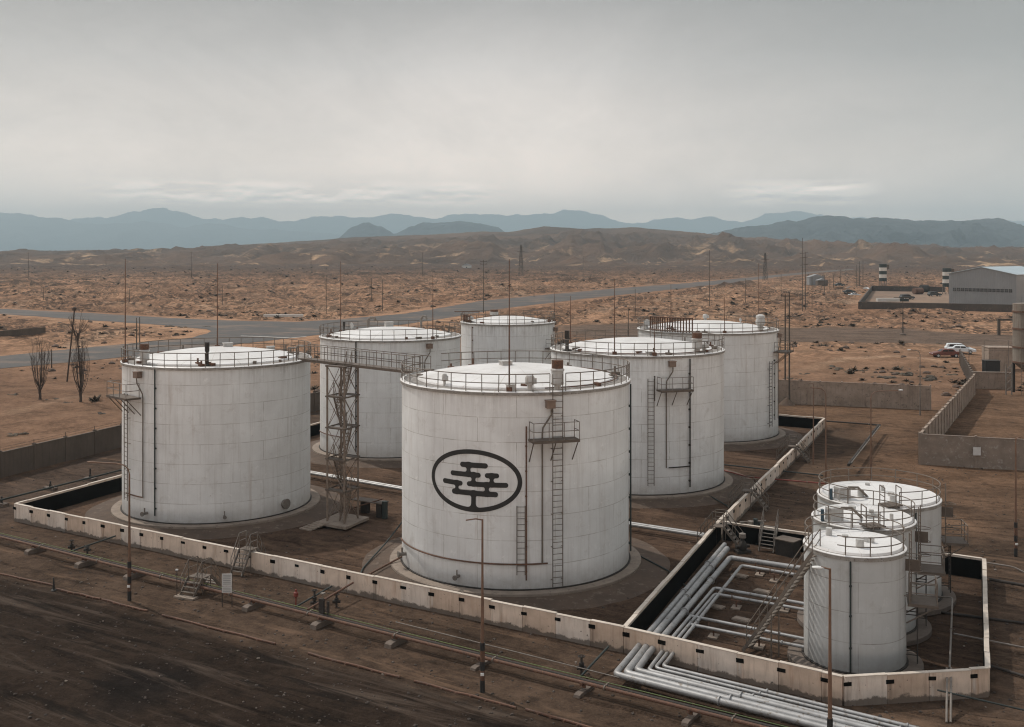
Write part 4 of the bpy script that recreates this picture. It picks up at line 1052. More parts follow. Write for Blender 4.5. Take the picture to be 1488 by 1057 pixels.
pipe([G(1386,921,.4),G(1492,942,.4)], .045,'railpale','thin pale line crossing the right hand wall')
pipe([G(1380,971,.55),G(1384,868,1.0),G(1360,868,.7)], .05,'railpale','bent pale pipe rising in the corner of the small pit')
for dx,lab in ((1376,'left one of two thin pipes coming down the angled front wall'),(1382,'right one of two thin pipes coming down the angled front wall')):
    pipe([G(dx,971,1.15)+Vector((0,-.0,0)),G(dx,1004,.75),G(dx-.5,1050,.02)], .05,'railpale',lab)
for a,b,lab in (((1325,884),(1488,906),'upper buried pipe ridge on dark soil right of the small tanks'),((1440,968),(1495,985),'lower buried pipe ridge on dark soil right of the small tanks')):
    pipe([G(*a,.1),G(*b,.1)], .07,'darksteel',lab)
# hoses on the pads
pipe([G(585,758,.9),G(560,790,.35),G(528,825,.1),G(518,845,.05)], .05,'teal','dark hose running down the apron left of the emblem tank')
pipe([G(590,806,.7),G(560,822,.35),G(530,838,.2)], .06,'rust','rusty pipe on the apron left of the emblem tank')
pipe([G(930,808,.3),G(972,830,.1),G(1000,855,.05)], .05,'teal','dark hose on the soil right of the emblem tank')
pipe([G(1003,712,.4),G(1030,720,.2),G(1060,737,.05)], .05,'teal','dark hose on the soil right of the second row tank')
pipe([G(214,755,.4),G(205,760,.25),G(198,766,.15)], .05,'teal','short dark hose at the foot of the left foreground tank')
# edging pipes
segs = [((-30,828),(78,851.5)),((82,857),(146,871.5)),((148,872.5),(214,889)),((236,895),(400,937)),((448,950.5),(581,986)),((602,991),(750,1030.5)),((764,1033),(900,1071))]
lab = ['rusty edging pipe at the far left of the dark road edge','rusty edging pipe just right of the small black bollard','rusty edging pipe below the left lamp post','long rusty edging pipe below the white notice board','rusty edging pipe left of the centre lamp post','rusty edging pipe in front of the centre lamp post','rusty edging pipe at the bottom edge, right of the centre lamp post']
for (a,b),l_ in zip(segs,lab):
    mb = MB(); o0 = G(*a); q = G(*b)-o0; n = 7
    pts = [q*(i/n)+Vector((0,random.uniform(-.05,.05),.045+random.uniform(-.015,.02))) for i in range(n+1)]
    mb.tube(pts, .06, 7)
    for i in range(1,n): mb.box(pts[i]-Vector((0,0,.04)),(.16,.16,.1),.5)
    o = mb.build('edging_pipe', M['rust']); o.location = o0; tag(o, l_, 'pipe', 'rusty edging pipes along the dark road')
mb = MB(); mb.lathe([(.16,0),(.15,.06),(.07,.12),(.05,.5),(.03,.78),(0,.8)], n=12); o = mb.build('bollard', M['blackpaint']); o.location = G(78,859); tag(o, 'small black cone bollard at the edge of the dark road', 'bollard')
# valves
def valve(px, py, h, mat, label, wheel=True, name='valve_post'):
    root = thing(name, label, 'valve', G(px,py)); mb = MB()
    mb.bar((0,0,-.05),(0,0,h),.06,8); mb.bar((0,0,h*.45),(0,0,h*.45+.18),.12,10); mb.bar((-.22,0,.3),(.22,0,.3),.09,8); mb.build('body', M[mat], root)
    if wheel:
        w = MB(); w.tube([(math.cos(a)*.16,math.sin(a)*.16,h) for a in [2*PI*i/14 for i in range(14)]], .022, 5, closed=True)
        w.bar((-.16,0,h),(.16,0,h),.015,4); w.bar((0,-.16,h),(0,.16,h),.015,4); w.build('handwheel', M['darksteel' if mat != 'red' else 'red'], root)
valve(104,802,.75,'darksteel','tall dark valve post by the branch pipe near the left end')
valve(127,806,.5,'darksteel','squat dark valve behind the second concrete block')
valve(457,884,1.0,'darksteel','dark valve with pale handwheel on the red branch pipe')
valve(845,980,.85,'darksteel','dark valve left of the silver pipe bends')
valve(489,882,.7,'darksteel','dark valve behind the box on the front pipeline')
root = thing('hydrant','small red hydrant marker behind the front pipeline','hydrant',G(430,882)); mb = MB(); mb.bar((0,0,0),(0,0,.6),.035,6); mb.build('post',M['red'],root)
mb = MB(); mb.lathe([(.02,.5),(.13,.58),(.13,.8),(.06,.86),(.05,.98),(0,1.0)],n=10); mb.build('head',M['red'],root)
root = thing('valve_box','dark steel valve box standing on the front pipeline','valve box',lp(along(474,907),.1,.45),AV); mb = MB(); mb.box((.1,-.2,.3),(.1,.12,1.0)); mb.box((.1,.2,.45),(.14,.3,.9)); mb.build('casing',M['darksteel'],root); mb = MB(); mb.bar((.2,.2,.9),(.2,.2,1.15),.03,6); mb.box((.2,.2,1.16),(.25,.2,.06)); mb.build('cap',M['railpale'],root)
# ------------------------------------------------------------------ stiles, stairs
def flight(st, hr, p0, p1, side, w, n, hand=True):
    """p0 low, p1 high, side = unit vector across"""
    for s in (-1,1):
        q = side*(s*w/2); st.beam(p0+q, p1+q, .05, .16)
        if hand:
            hr.bar(p0+q+(p1-p0)*.06, p0+q+(p1-p0)*.06+Vector((0,0,.95)), .026, 5); hr.bar(p1+q, p1+q+Vector((0,0,1.0)), .026, 5)
            m = (p0+p1)/2+q; hr.bar(m, m+Vector((0,0,.98)), .022, 5)
            hr.bar(p0+q+(p1-p0)*.06+Vector((0,0,.95)), p1+q+Vector((0,0,1.0)), .026, 5); hr.bar(p0+q+(p1-p0)*.06+Vector((0,0,.5)), p1+q+Vector((0,0,.52)), .02, 5)
    d = (p1-p0); dh = Vector((d.x,d.y,0)).normalized()
    for i in range(1,n+1):
        c = p0+d*(i/(n+1)); m = Matrix((side, dh, Vector((0,0,1)))).transposed(); st.box(c, (w, .22 if d.z < 2.2*Vector((d.x,d.y)).length*.7 else .13, .035), ax=m)
def stile(label, base, rz, hp, run1, run2, plat, w, mat='railpale', baseplate=False, cat='steps', name='stile', back=True):
    """axis along local +X: climbs from x=0"""
    root = thing(name, label, cat, base, rz); st = MB(); hr = MB(); pl = MB(); Y = Vector((0,1,0))
    n = max(3,int(hp/.24))
    flight(st, hr, Vector((0,0,.04)), Vector((run1,0,hp)), Y, w, n)
    if back: flight(st, hr, Vector((run1+plat+run2,0,.04)), Vector((run1+plat,0,hp)), Y, w, n)
    pl.box((run1+plat/2,0,hp), (plat,w+.06,.05))
    for x in (run1+.05, run1+plat-.05):
        for s in (-1,1): pl.bar((x,s*w/2,hp),(x,s*w/2,0),.03,5)
    for s in (-1,1):
        for hh in (1.0,.52): hr.bar((run1,s*w/2,hp+hh),(run1+plat,s*w/2,hp+hh),.024,5)
    st.build('flight', M[mat], root); hr.build('handrail', M[mat], root); pl.build('platform', M['deck'], root)
    if baseplate:
        b = MB(); b.box((-.05,0,.05),(.5,w+.4,.1)); b.build('footing', M['slab'], root)
stile('brown steel step bridge over the front pipeline, with concrete footing', G(271,869), AV, .95, .75, .85, .8, 1.0, 'rail', True)
# stile over front wall
def onwall(p, q, x): return p+(q-p).normalized()*x
sb = G(343,838)
stile('pale steel stile climbing over the long front bund wall', sb, AV, 1.42, .85, .9, .7, .85)
av2 = math.atan2(-(P7-P6).x*-1, 1)  # placeholder direction
dn = (P7-P6).normalized(); nrm = Vector((dn.y,-dn.x,0)); ang = math.atan2(nrm.y,nrm.x)
def wallstile(label, px, py, run=1.1):
    c = G(px,py,1.25); c.z = 0; b = c-nrm*(run+.4); stile(label, b, ang, 1.42, run, run+.1, .75, .8, 'rail')
wallstile('steel stile over the white sided bund wall, nearer the small pit', 1087, 716)
wallstile('steel stile over the white sided bund wall, farther from the small pit', 1152, 651)
wallstile('steel stile over the corner of the divider wall, above the pit pipes', 1046, 768)
# ladder stair into the pit by the back wall
d56 = (P6-P5).normalized(); n56 = Vector((d56.y,-d56.x,0)); 
if n56.y > 0: n56 = -n56
b0 = G(1113,803); root = thing('ladder_stair','wide pale ladder stair with handrails against the pit back wall','stairs',b0,math.atan2(-n56.y,-n56.x)); st = MB(); hr = MB()
flight(st, hr, Vector((0,0,.03)), Vector((1.0,0,1.75)), Vector((0,1,0)), 1.0, 7); st.build('flight',M['railpale'],root); hr.build('handrail',M['railpale'],root)
# long stair up the front small tank
b0 = G(1085,945); top = Vector((S1.c.x,S1.c.y,0))+L(math.radians(-62),S1.R+.1,0,5.72)
root = thing('access_stair','long steep steel stair from the pit floor to the front small tank roof','stairs',b0); st = MB(); hr = MB()
v_ = top-b0; side = Vector((-v_.y,v_.x,0)).normalized(); flight(st, hr, Vector((0,0,.05)), v_, side, .75, 22)
for f_ in (.25,.75):
    for s in (-1,1): hr.bar(v_*f_+side*(s*.37), v_*f_+side*(s*.37)+Vector((0,0,.98)), .024, 5)
for s in (-1,1): st.bar(v_*.42+side*(s*.35), Vector((v_.x*.42,v_.y*.42,0))+side*(s*.35), .04, 6)
st.build('flight',M['rail'],root); hr.build('handrail',M['rail'],root)
# pump, cabinet and gear at the head of the pit
root = thing('pump','dark pump with pale motor at the head of the pit','pump',G(1079,803),.3); mb = MB()
mb.box((0,0,.08),(1.0,.6,.16)); mb.lathe([(.1,.16),(.26,.2),(.3,.45),(.22,.7),(.12,.8),(.12,.95)],n=14); mb.bar((-.5,0,.4),(.5,0,.4),.12,10); mb.build('casing',M['darksteel'],root)
mb = MB(); mb.lathe([(.2,.95),(.24,1.0),(.22,1.25),(.05,1.32),(0,1.32)],n=14); mb.build('motor',M['railpale'],root)
root = thing('pump','tall grey pump and pipework against the pit back wall','pump',G(1092,786),.2); mb = MB()
mb.box((0,0,.5),(1.3,.5,.9)); mb.bar((-.8,0,.9),(.9,.1,1.2),.13,8); mb.bar((.3,0,.9),(.3,0,1.5),.16,10); mb.build('casing',M['teal'],root)
mb = MB(); mb.bar((-.2,-.3,.9),(-.2,-.3,1.45),.2,12); mb.bar((-.9,-.1,1.35),(1.1,.1,1.3),.06,6); mb.build('motor',M['railpale'],root)
root = thing('steel_cabinet','brown topped grey steel cabinet beside the long stair','cabinet',G(1150,812,0)+Vector((0,.9,0)),AV+1.2); mb = MB(); mb.box((0,0,.5),(1.3,1.0,1.0)); mb.build('body',M['darksteel'],root)
mb = MB(); mb.box((0,0,1.03),(1.45,1.15,.07)); mb.build('lid',M['deck'],root)
# ------------------------------------------------------------------ lattice stair tower and bridge
tc = G(498,762); root = thing('stair_tower','rusty lattice stair tower between the left tank and the emblem tank','stair tower',tc,0)
a_, b_ = 1.62/2, 1.84/2
cor = [U*(sx*a_)+V*(sy*b_) for sx,sy in ((-1,-1),(1,-1),(1,1),(-1,1))]
ztop = ZAT(531,tc.y); lv_ = [ZAT(y,tc.y) for y in (756,710,665,620,575,531)]
lv_[0] = .35
for c in cor: mb = MB(); mb.beam(c+Vector((0,0,.3)), c+Vector((0,0,ztop)), .13, .13); mb.build('leg',M['tower'],root)
br = MB(); rd = random.Random(4)
for z0,z1 in zip(lv_[:-1],lv_[1:]):
    for i in range(4):
        p,q = cor[i],cor[(i+1)%4]
        br.bar(p+Vector((0,0,z0)), q+Vector((0,0,z1)), .024, 5); br.bar(q+Vector((0,0,z0)), p+Vector((0,0,z1)), .024, 5)
br.build('bracing',M['tower'],root)
for k,z in enumerate(lv_[1:]):
    mb = MB(); cc = [c*1.12 for c in cor]; hf = [cc[0],cc[1],cc[1].lerp(cc[2],.32),cc[0].lerp(cc[3],.32)]; mb.prism([(c.x,c.y) for c in hf], z-.015, z+.015)
    hf = [cc[3],cc[2],cc[2].lerp(cc[1],.30),cc[3].lerp(cc[0],.30)]; mb.prism([(c.x,c.y) for c in hf], z-.017, z+.013)
    for i in range(4): mb.beam(cc[i]+Vector((0,0,z)), cc[(i+1)%4]+Vector((0,0,z)), .06, .10)
    mb.build('landing',M['deck'],root)
for k,(z0,z1) in enumerate(zip(lv_[:-1],lv_[1:])):
    st = MB(); hr = MB(); s = 1 if k % 2 else -1
    flight(st, hr, V*(s*.5)+U*(-.3*s)+Vector((0,0,z0)), V*(-s*.45)+U*(-.3*s)+Vector((0,0,z1)), U, .5, 8); f_ = st.build('flight',M['tower'],root); hr.build('handrail',M['tower'],f_)
mb = MB(); cc = [c*1.75 for c in cor]; mb.prism([(c.x,c.y) for c in cc], .16, .34); mb.build('base_slab',M['slab'],root)
mb = MB(); e0 = -V*1.4-U*.9
for i in range(5): mb.box(e0-V*(.28*i)-U*(.18*i)+Vector((0,0,.32-.075*i)), (1.1,.34,.09), math.atan2(U.y,U.x))
mb.build('steps',M['slab'],root)
# bridge
e1 = B.c+L(math.radians(80),B.R-.1); e2 = A.c+L(math.radians(-122),A.R-.1); zb_ = 11.75
root = thing('footbridge','brown railed footbridge between the roofs of the left and emblem tanks','footbridge',(0,0,0)); e1.z=e2.z=zb_
d = (e2-e1).normalized(); w = Vector((-d.y,d.x,0)); mb = MB(); mb.beam(e1,e2,.95,.06)
for s in (-1,1): mb.beam(e1+w*(s*.46)-Vector((0,0,.1)), e2+w*(s*.46)-Vector((0,0,.06)), .05, .15)
mb.build('deck',M['deck'],root)
Lb_ = (e2-e1).length; n = 17
for s in (-1,1):
    mb = MB()
    for i in range(n+1): p = e1+d*(Lb_*i/n)+w*(s*.46); mb.bar(p,p+Vector((0,0,1.08)),.025,5)
    for hh in (1.08,.55): mb.bar(e1+w*(s*.46)+Vector((0,0,hh)), e2+w*(s*.46)+Vector((0,0,hh)), .028, 5)
    mb.build('handrail',M['rail'],root)
# loading shelter behind the tower
root = thing('pump_shelter','low dark lean-to shelter with a grey post behind the lattice tower','shelter',G(545,752),math.atan2(U.y,U.x)); mb = MB()
mb.box((-.9,.5,1.05),(2.9,1.0,.08)); mb.build('roof',M['deck'],root); mb = MB(); mb.box((.3,.3,.5),(.5,.5,1.0)); mb.build('wall',M['darksteel'],root); mb = MB(); mb.box((-1.6,.8,.5),(.7,.3,1.0)); mb.build('wall',M['darksteel'],root)
mb = MB(); mb.bar((.85,.1,0),(.85,.1,1.3),.22,12); mb.build('post',M['teal'],root); mb = MB(); mb.bar((-2.4,-.6,.35),(.4,.4,1.35),.05,6); mb.build('boom',M['rust'],root)
# ------------------------------------------------------------------ sign board
root = thing('sign_board','white notice board on two posts in front of the step bridge','sign',G(330,882),.05); mb = MB()
for x in (-.27,.27): mb.bar((x,0,-.05),(x,0,1.9),.025,5)
mb.build('post',M['darksteel'],root); mb = MB(); mb.box((0,-.04,1.52),(.56,.03,.7)); mb.box((0,-.04,.97),(.56,.03,.34)); p_ = mb.build('board',M['signwhite'],root)
mb = MB()
for i in range(6): mb.box((0,-.06,1.8-.1*i),(.42,.012,.035))
for i in range(3): mb.box((0,-.06,1.07-.1*i),(.42,.012,.03))
mb.build('lettering',M['signgrey'],p_)
root = thing('marker_post','thin marker post with pale cap left of the step bridge','marker post',G(257,868)); mb = MB(); mb.bar((0,0,0),(0,0,1.55),.02,5); mb.build('post',M['darksteel'],root); mb = MB(); mb.box((0,0,1.58),(.14,.1,.08)); mb.build('cap',M['signwhite'],root)
# ------------------------------------------------------------------ lamp posts
def lamp(px, py, h, label, arm=(-1.0,0,0), bands=True, curved=False, head=True, mat='polesteel', r=.085):
    g = G(px,py); root = thing('lamp_post', label, 'lamp post', g, 0)
    mb = MB(); mb.bar((0,0,-.1),(0,0,1.9),r*1.25,10); mb.bar((0,0,1.9),(0,0,h*.55),r,10,r*.8); mb.bar((0,0,h*.55),(0,0,h-(.5 if curved else 0)),r*.72,8,r*.55); mb.build('pole',M[mat],root)
    a = Vector(arm); L_ = a.length; u = a.normalized(); am = MB()
    if curved: am.tube([(0,0,h-.5),u*.08+Vector((0,0,h-.2)),u*.35+Vector((0,0,h)),u*.8+Vector((0,0,h+.08)),u*L_+Vector((0,0,h+.1))], .04, 6); zh = h+.1
    else: am.tube([(0,0,h-.03),u*.3+Vector((0,0,h+.03)),u*L_+Vector((0,0,h-.02))], .035, 6); zh = h-.02
    ao = am.build('arm',M[mat],root)
    if head:
        ax = Matrix((u, Vector((-u.y,u.x,0)), Vector((0,0,1)))).transposed(); hb = MB()
        pr = [(.0,.035),(.1,.085),(.22,.12),(.36,.10),(.45,.04)]; vs = []; fs = []
        for x,q in pr:
            for j in range(8): t = 2*PI*j/8; vs.append(u*(L_-.15+x)+ax@Vector((0,math.cos(t)*q,math.sin(t)*q*.55+.02))+Vector((0,0,zh)))
        for i in range(len(pr)-1):
            for j in range(8): fs.append((i*8+j,i*8+(j+1)%8,(i+1)*8+(j+1)%8,(i+1)*8+j))
        fs += [tuple(range(7,-1,-1)), tuple(range(32,40))]; hb.add(vs,fs); hb.build('lamp_head',M['lampwhite'],ao)
    if bands:
        for k,(z0,z1,m) in enumerate(((0,.55,'blackpaint'),(.55,1.0,'rust'),(1.0,1.4,'blackpaint'),(1.4,1.9,'rust'),(1.9,2.25,'blackpaint'))):
            b = MB(); b.lathe([(r*1.32,z0),(r*1.32,z1)],n=12); b.lathe([(r*1.32,z1),(r,z1)],n=12); b.build('painted_band',M[m],root)
        b = MB(); b.box((0,-r*1.5,.85),(.16,.06,.12)); b.build('junction_box',M['lampwhite'],root)
lamp(188,873,7.75,'rusty lamp post with banded foot in front of the left foreground tank',(-2.6,.5,0),curved=True,head=False)
lamp(701,1006,7.85,'rusty lamp post with banded foot in front of the emblem tank',(-.75,-.1,0),head=False)
g4 = G(1206,1130); lamp(1206,1130,7.95,'rusty lamp post with a white head in front of the small tanks',(-.35,.1,0),bands=True)
lamp(1476,809,7.75,'dark banded lamp post in the open yard at the right edge',(.6,.5,0),head=False)
lamp(1265.5,695,7.6,'thin lamp post with a long curved arm behind the small tanks',(2.7,.4,0),bands=False,curved=True,r=.08)
lamp(1337,604,7.9,'lamp post with a curved arm and white head by the back fence',(-1.25,0,0),bands=False,curved=True,r=.075,mat='railpale')
lamp(1200,716,8.6,'tall thin post with a short arm, beside the white sided bund wall',(-1.3,0,0),bands=False,curved=True,head=False,r=.07)
lamp(1182,675,7.6,'slim bare post by the white sided bund wall, left of the tall one',(-.3,.3,0),bands=False,head=False,r=.06)
lamp(1312,487,9.0,'dark T-headed lamp post alone on the sand in front of the walled compound',(-2.2,0,0),bands=False,head=False,mat='timber',r=.13)
o = bpy.data.objects['lamp_post.008'] if 'lamp_post.008' in bpy.data.objects else None
if o:
    b = MB(); b.bar((-2.2,0,9.0),(2.2,0,9.0),.07,6); b.build('crossarm',M['timber'],o); b = MB(); b.lathe([(.9,-.1),(.8,.25),(.2,.4),(.15,.9)],n=10); b.build('footing',M['fencedark'],o)
lamp(1408,553,5.2,'short thin lamp post beside the panel fence below the parked cars',(-.5,.2,0),bands=False,r=.06,mat='darksteel',head=False)
# ------------------------------------------------------------------ utility poles on the plain
def upole(px, yt, yb, label, arms=1, r=None, mat='timber', h2=None):
    g = G(px,yb); z0 = gz(g.x,g.y); h = ZAT(yt,g.y)-z0; r = r or (.13 if g.y < 500 else .2)
    root = thing('utility_pole', label, 'utility pole', (g.x,g.y,z0)); mb = MB(); mb.bar((0,0,-.6),(0,0,h),r,7,r*.6); mb.build('pole',M[mat],root)
    if arms:
        mb = MB()
        for k in range(arms):
            z = h-.5-k*.9; mb.beam((-1.1,0,z),(1.1,0,z),.12,.12)
            for x in (-1.0,0,1.0): mb.bar((x,0,z),(x,0,z+.25),.06,5)
        mb.build('crossarm',M[mat],root)
    return root
UP = [(41,367,409,'grey pole on the far left plain, near the photo edge',1),(154,367,391,'small distant pole at the foot of the left flats',0),(278,366,405,'distant pole beyond the plain above the left tank',1),(452,368,405,'distant pole above the gap between left tank and tower',0),
 (614,367,404,'distant pole on the plain left of the tall dark one',1),(702.6,378,455,'tall dark pole with crossarm rising behind the rear centre tank',2),(1031,364,445,'tall bare pole standing beyond the road, right of centre',0),
 (1141,428,585,'left one of two thick dark poles behind the rear right tank',0),(1147,425,588,'right one of two thick dark poles behind the rear right tank',1),(1180,403,446,'thick pole just right of the tall twin power pole',0),(1198,399,429,'medium pole right of the thick pole, before the distant sheds',0),
 (1206,401,421,'left one of a slim pair near the parked vehicles',0),(1211,400,420,'right one of a slim pair near the parked vehicles',0),(1245,385,418,'leftmost of three slim poles left of the striped water tower',0),(1249,380,418,'middle one of three slim poles left of the striped water tower',0),(1254,378,417,'rightmost of three slim poles left of the striped water tower',0),
 (1135,398,437,'pole on the sand left of the twin power pole',0),(63,418,437,'short post on the sand beyond the upper left road',0),(188,420,441,'short post beyond the road, above the left tank edge',0),(913,448,489,'dark post on the sand track behind the second row tank',0),
 (198.5,462,508,'left one of two dark poles close behind the left tank roof',0),(203,461,510,'right one of two dark poles close behind the left tank roof',0),(474,400,452,'thin pole beyond the road above the tower tank',0),(556,406,452,'thin pole beyond the road right of the tower tank mast',0),(776,404,432,'thin pole by the far road, right of the emblem tank mast',0),
 (923,420,460,'thin pole on the sand beyond the track',0),(1083,405,440,'thin pole beyond the rear right tank vent',0),(1221,392,412,'stubby pole with dark board near the vehicles',1),(848,372,390,'tiny distant pole at the foot of the hills',0),(1345,345,378,'distant pole against the right hills',1),(1290,360,385,'thin distant pole behind the striped water tower',0),
 (540,404,440,'slim grey pole on the scrub left of the road bend',0),(323,415,440,'leaning braced post on the scrub behind the left tank',0),(75,508,534,'short marker pole beside the lower left road',0)]
for a in UP: upole(*a[:4], arms=a[4])
def pylon(px, yt, yb, label, w0, w1):
    g = G(px,yb); z0 = gz(g.x,g.y)-.3; h = ZAT(yt,g.y)-z0; root = thing('pylon',label,'pylon',(g.x,g.y,z0),.3); mb = MB(); n = 7; r = .1 if g.y < 500 else .16
    cs = ((-1,-1),(1,-1),(1,1),(-1,1)); pt = lambda k,s: Vector((s[0]*(w0+(w1-w0)*k/n),s[1]*(w0+(w1-w0)*k/n),h*k/n))
    for k in range(n):
        for i in range(4):
            mb.bar(pt(k,cs[i]),pt(k+1,cs[i]),r,4); mb.bar(pt(k,cs[i]),pt(k+1,cs[(i+1)%4]),r*.6,4); mb.bar(pt(k+1,cs[i]),pt(k+1,cs[(i+1)%4]),r*.6,4)
    mb.build('mast',M['timber'],root); mb = MB()
    for z,w in ((h*.78,3.0),(h*.9,2.2)): mb.beam((-w,0,z),(w,0,z),.3,.3)
    mb.build('crossarm',M['timber'],root)
pylon(757,356,402,'distant lattice pylon in front of the central brown hills',1.6,.4)
pylon(1112,368,408,'distant lattice pylon above the rear right tank',1.3,.3)
root = upole(1166,346,451,'tall twin power pole with crossbars, right of the rear right tank',0); 
mb = MB(); hh = ZAT(346,G(1166,451).y); mb.bar((1.6,2,-.6),(1.5,2,hh-4.5),.15,7,.1)
for z in (hh-5,hh-6.5,hh-9): mb.beam((-.9,0,z),(2.3,2,z+.3),.15,.15)
mb.build('crossarm',M['timber'],root)
# ------------------------------------------------------------------ bare trees
def baretree(px, py, h, label, seed, spread=.22, name='bare_tree', lead=None):
    g = G(px,py); rd = random.Random(seed); root = thing(name,label,'tree',(g.x,g.y,gz(g.x,g.y))); tr = MB(); br = MB()
    tr.tube([(0,0,-.3),(.03,.02,.5),(-.02,0,1.0),(.05,.05,2.0)],[.24,.17,.2,.1],8)
    if lead:
        q = Vector(((lead[0]-px)/F*g.y,0,ZAT(lead[1],g.y)-gz(g.x,g.y))); hz_ = ZAT(lead[2],g.y)-gz(g.x,g.y)
        tr.tube([(.05,.05,1.8),(q.x*.3,.1,q.z*.45),(q.x*.8,.05,q.z*.8),q],[.11,.10,.085,.07],7)
        for i in range(15):
            a = rd.uniform(0,6.28); w = rd.uniform(.4,1.9); e = q+Vector((math.cos(a)*w,math.sin(a)*w*.7,(hz_-q.z)*rd.uniform(.45,1.0)*(1.12-w*.2))); m1 = q.lerp(e,.45)+Vector((math.cos(a)*w*.18,0,-.12))
            st_ = q-Vector((0,0,rd.uniform(0,1.6))); br.tube([st_,m1,e],[.05,.03,.008],5)
            for k in range(5): b0 = m1.lerp(e,rd.uniform(.0,.85)); br.bar(b0,b0+Vector((rd.uniform(-.45,.45),rd.uniform(-.4,.4),rd.uniform(.25,.85))),.012,4,.004)
    tr.build('trunk',M['twig'],root)
    for i in range(24):
        a = rd.uniform(0,2*PI); s = spread*rd.uniform(.3,1.35); hh = h*rd.uniform(.5,1.0); z0 = rd.uniform(.6,1.8)
        w = h*s*.55; pts = [Vector((0,0,z0)), Vector((math.cos(a)*w*.55,math.sin(a)*w*.55,z0+hh*.22)), Vector((math.cos(a)*w*.85,math.sin(a)*w*.85,z0+hh*.5)), Vector((math.cos(a)*w*rd.uniform(.75,1.15),math.sin(a)*w,hh))]
        br.tube(pts,[.05,.035,.02,.006],5)
        for k in range(5):
            u = rd.uniform(.3,.95); q = pts[1].lerp(pts[3],u); d = Vector((rd.uniform(-.5,.5),rd.uniform(-.5,.5),rd.uniform(.7,1.5)))*h*.13
            br.tube([q,q+d*.5+Vector((rd.uniform(-.1,.1),0,0)),q+d],[.016,.011,.004],4)
            for m2 in range(2):
                e = q+d*rd.uniform(.3,.8); d2 = Vector((rd.uniform(-.7,.7),rd.uniform(-.7,.7),rd.uniform(.3,1.0)))*h*.06; br.bar(e,e+d2,.007,4,.003)
    br.build('crown',M['twig'],root)
baretree(58,579,8.6,'left one of two bare upright trees on the sand behind the left fence',1)
baretree(117,584,9.6,'right one of two bare upright trees, taller, with a forked leader, behind the left fence',2,lead=(112.5,484,452))
# leaning pole with thorny top
g = G(97,553); root = thing('leaning_pole','dark leaning pole with a knob at its head, propped beside the taller bare tree','pole',(g.x,g.y,gz(g.x,g.y))); tp = Vector(((108-97)/F*g.y,0,ZAT(450,g.y)))
mb = MB(); mb.bar((0,0,-.4),tp,.13,7,.1); mb.lathe([(.05,tp.z),(.3,tp.z+.1),(.32,tp.z+.45),(.1,tp.z+.6)],(tp.x,tp.y,0),8); mb.build('pole',M['twig'],root)
# ------------------------------------------------------------------ cars
def car(loc, rz, mat, label, kind='sedan', scale=1.0, group=None):
    root = thing('parked_car',label,'car',loc,rz,group); s = scale
    if kind == 'sedan': body = [(-2.45,.42),(-2.5,.75),(-2.3,.92),(-1.6,1.0),(-1.0,1.04),(.75,1.02),(1.7,.92),(2.35,.78),(2.5,.6),(2.45,.4)]; cab = [(-1.6,.98),(-1.05,1.42),(.15,1.46),(.55,1.4),(1.15,1.0)]
    else: body = [(-2.3,.42),(-2.35,.9),(-2.2,1.08),(1.0,1.06),(1.9,.98),(2.3,.82),(2.38,.6),(2.32,.4)]; cab = [(-2.2,1.05),(-1.95,1.62),(.1,1.66),(.55,1.58),(1.2,1.03)]
    X, Y, Z = Vector((1,0,0)), Vector((0,1,0)), Vector((0,0,1)); w = 1.78
    def loft(prof, ws):
        mb = MB(); n = len(prof); vs = []; fs = []
        for y,k,zoff in ws:
            for a,b in prof: vs.append((a*k*s,y*s,(b+zoff)*s))
        m = len(ws)
        for j in range(m-1):
            for i in range(n): fs.append((j*n+i,j*n+(i+1)%n,(j+1)*n+(i+1)%n,(j+1)*n+i))
        fs += [tuple(range(n-1,-1,-1)), tuple(range((m-1)*n,m*n))]; mb.add(vs,fs); return mb
    bd = loft(body,[(-w/2,.955,-.02),(-w/2*.9,1,0),(w/2*.9,1,0),(w/2,.955,-.02)]).build('body',M[mat],root)
    cb = loft(cab,[(-w/2*.84,1,-.05),(-w/2*.74,1,0),(w/2*.74,1,0),(w/2*.84,1,-.05)]).build('cabin',M[mat],root)
    cz = [(a*.93+(-.02),max(1.08,b-.09)) for a,b in cab]
    for sy in (-1,1):
        mb = MB(); top = cab[1][1]; bot = cab[0][1]+.06
        xs = np.linspace(cab[0][0]+.35, cab[-1][0]-.3, 3)
        for a,b in zip(xs[:-1],xs[1:]):
            mb.add([( (a+.05)*s, sy*(w/2*.86)*s, (bot)*s),((b-.05)*s, sy*(w/2*.86)*s,(bot)*s),((b-.05-(.25 if b==xs[-1] else 0))*s, sy*(w/2*.86)*s,(top-.12)*s),((a+.05+(.2 if a==xs[0] else 0))*s, sy*(w/2*.86)*s,(top-.12)*s)],[(0,1,2,3)])
        mb.build('side_window',M['glassdark'],cb)
    mb = MB(); (x1,z1),(x2,z2) = cab[-1],cab[-2]
    e = .03; mb.add([((x1-.06+e)*s,-.68*s,(z1+.06)*s),((x1-.06+e)*s,.68*s,(z1+.06)*s),((x2+.06+e)*s,.6*s,(z2-.03)*s),((x2+.06+e)*s,-.6*s,(z2-.03)*s)],[(0,1,2,3)]); mb.build('windscreen',M['glassdark'],cb)
    for x in (-1.45,1.5):
        for sy in (-1,1):
            mb = MB(); mb.bar((x*s,sy*.68*s,.33*s),(x*s,sy*.9*s,.33*s),.33*s,16); t = mb.build('wheel',M['tyre'],root); mb = MB(); mb.bar((x*s,sy*.88*s,.33*s),(x*s,sy*.925*s,.33*s),.19*s,12); mb.build('hub',M['hub'],t)
    for sy in (-.6,.6):
        mb = MB(); mb.box((2.42*s,sy*s,.68*s),(.1*s,.3*s,.14*s)); mb.build('headlight',M['hub'],root)
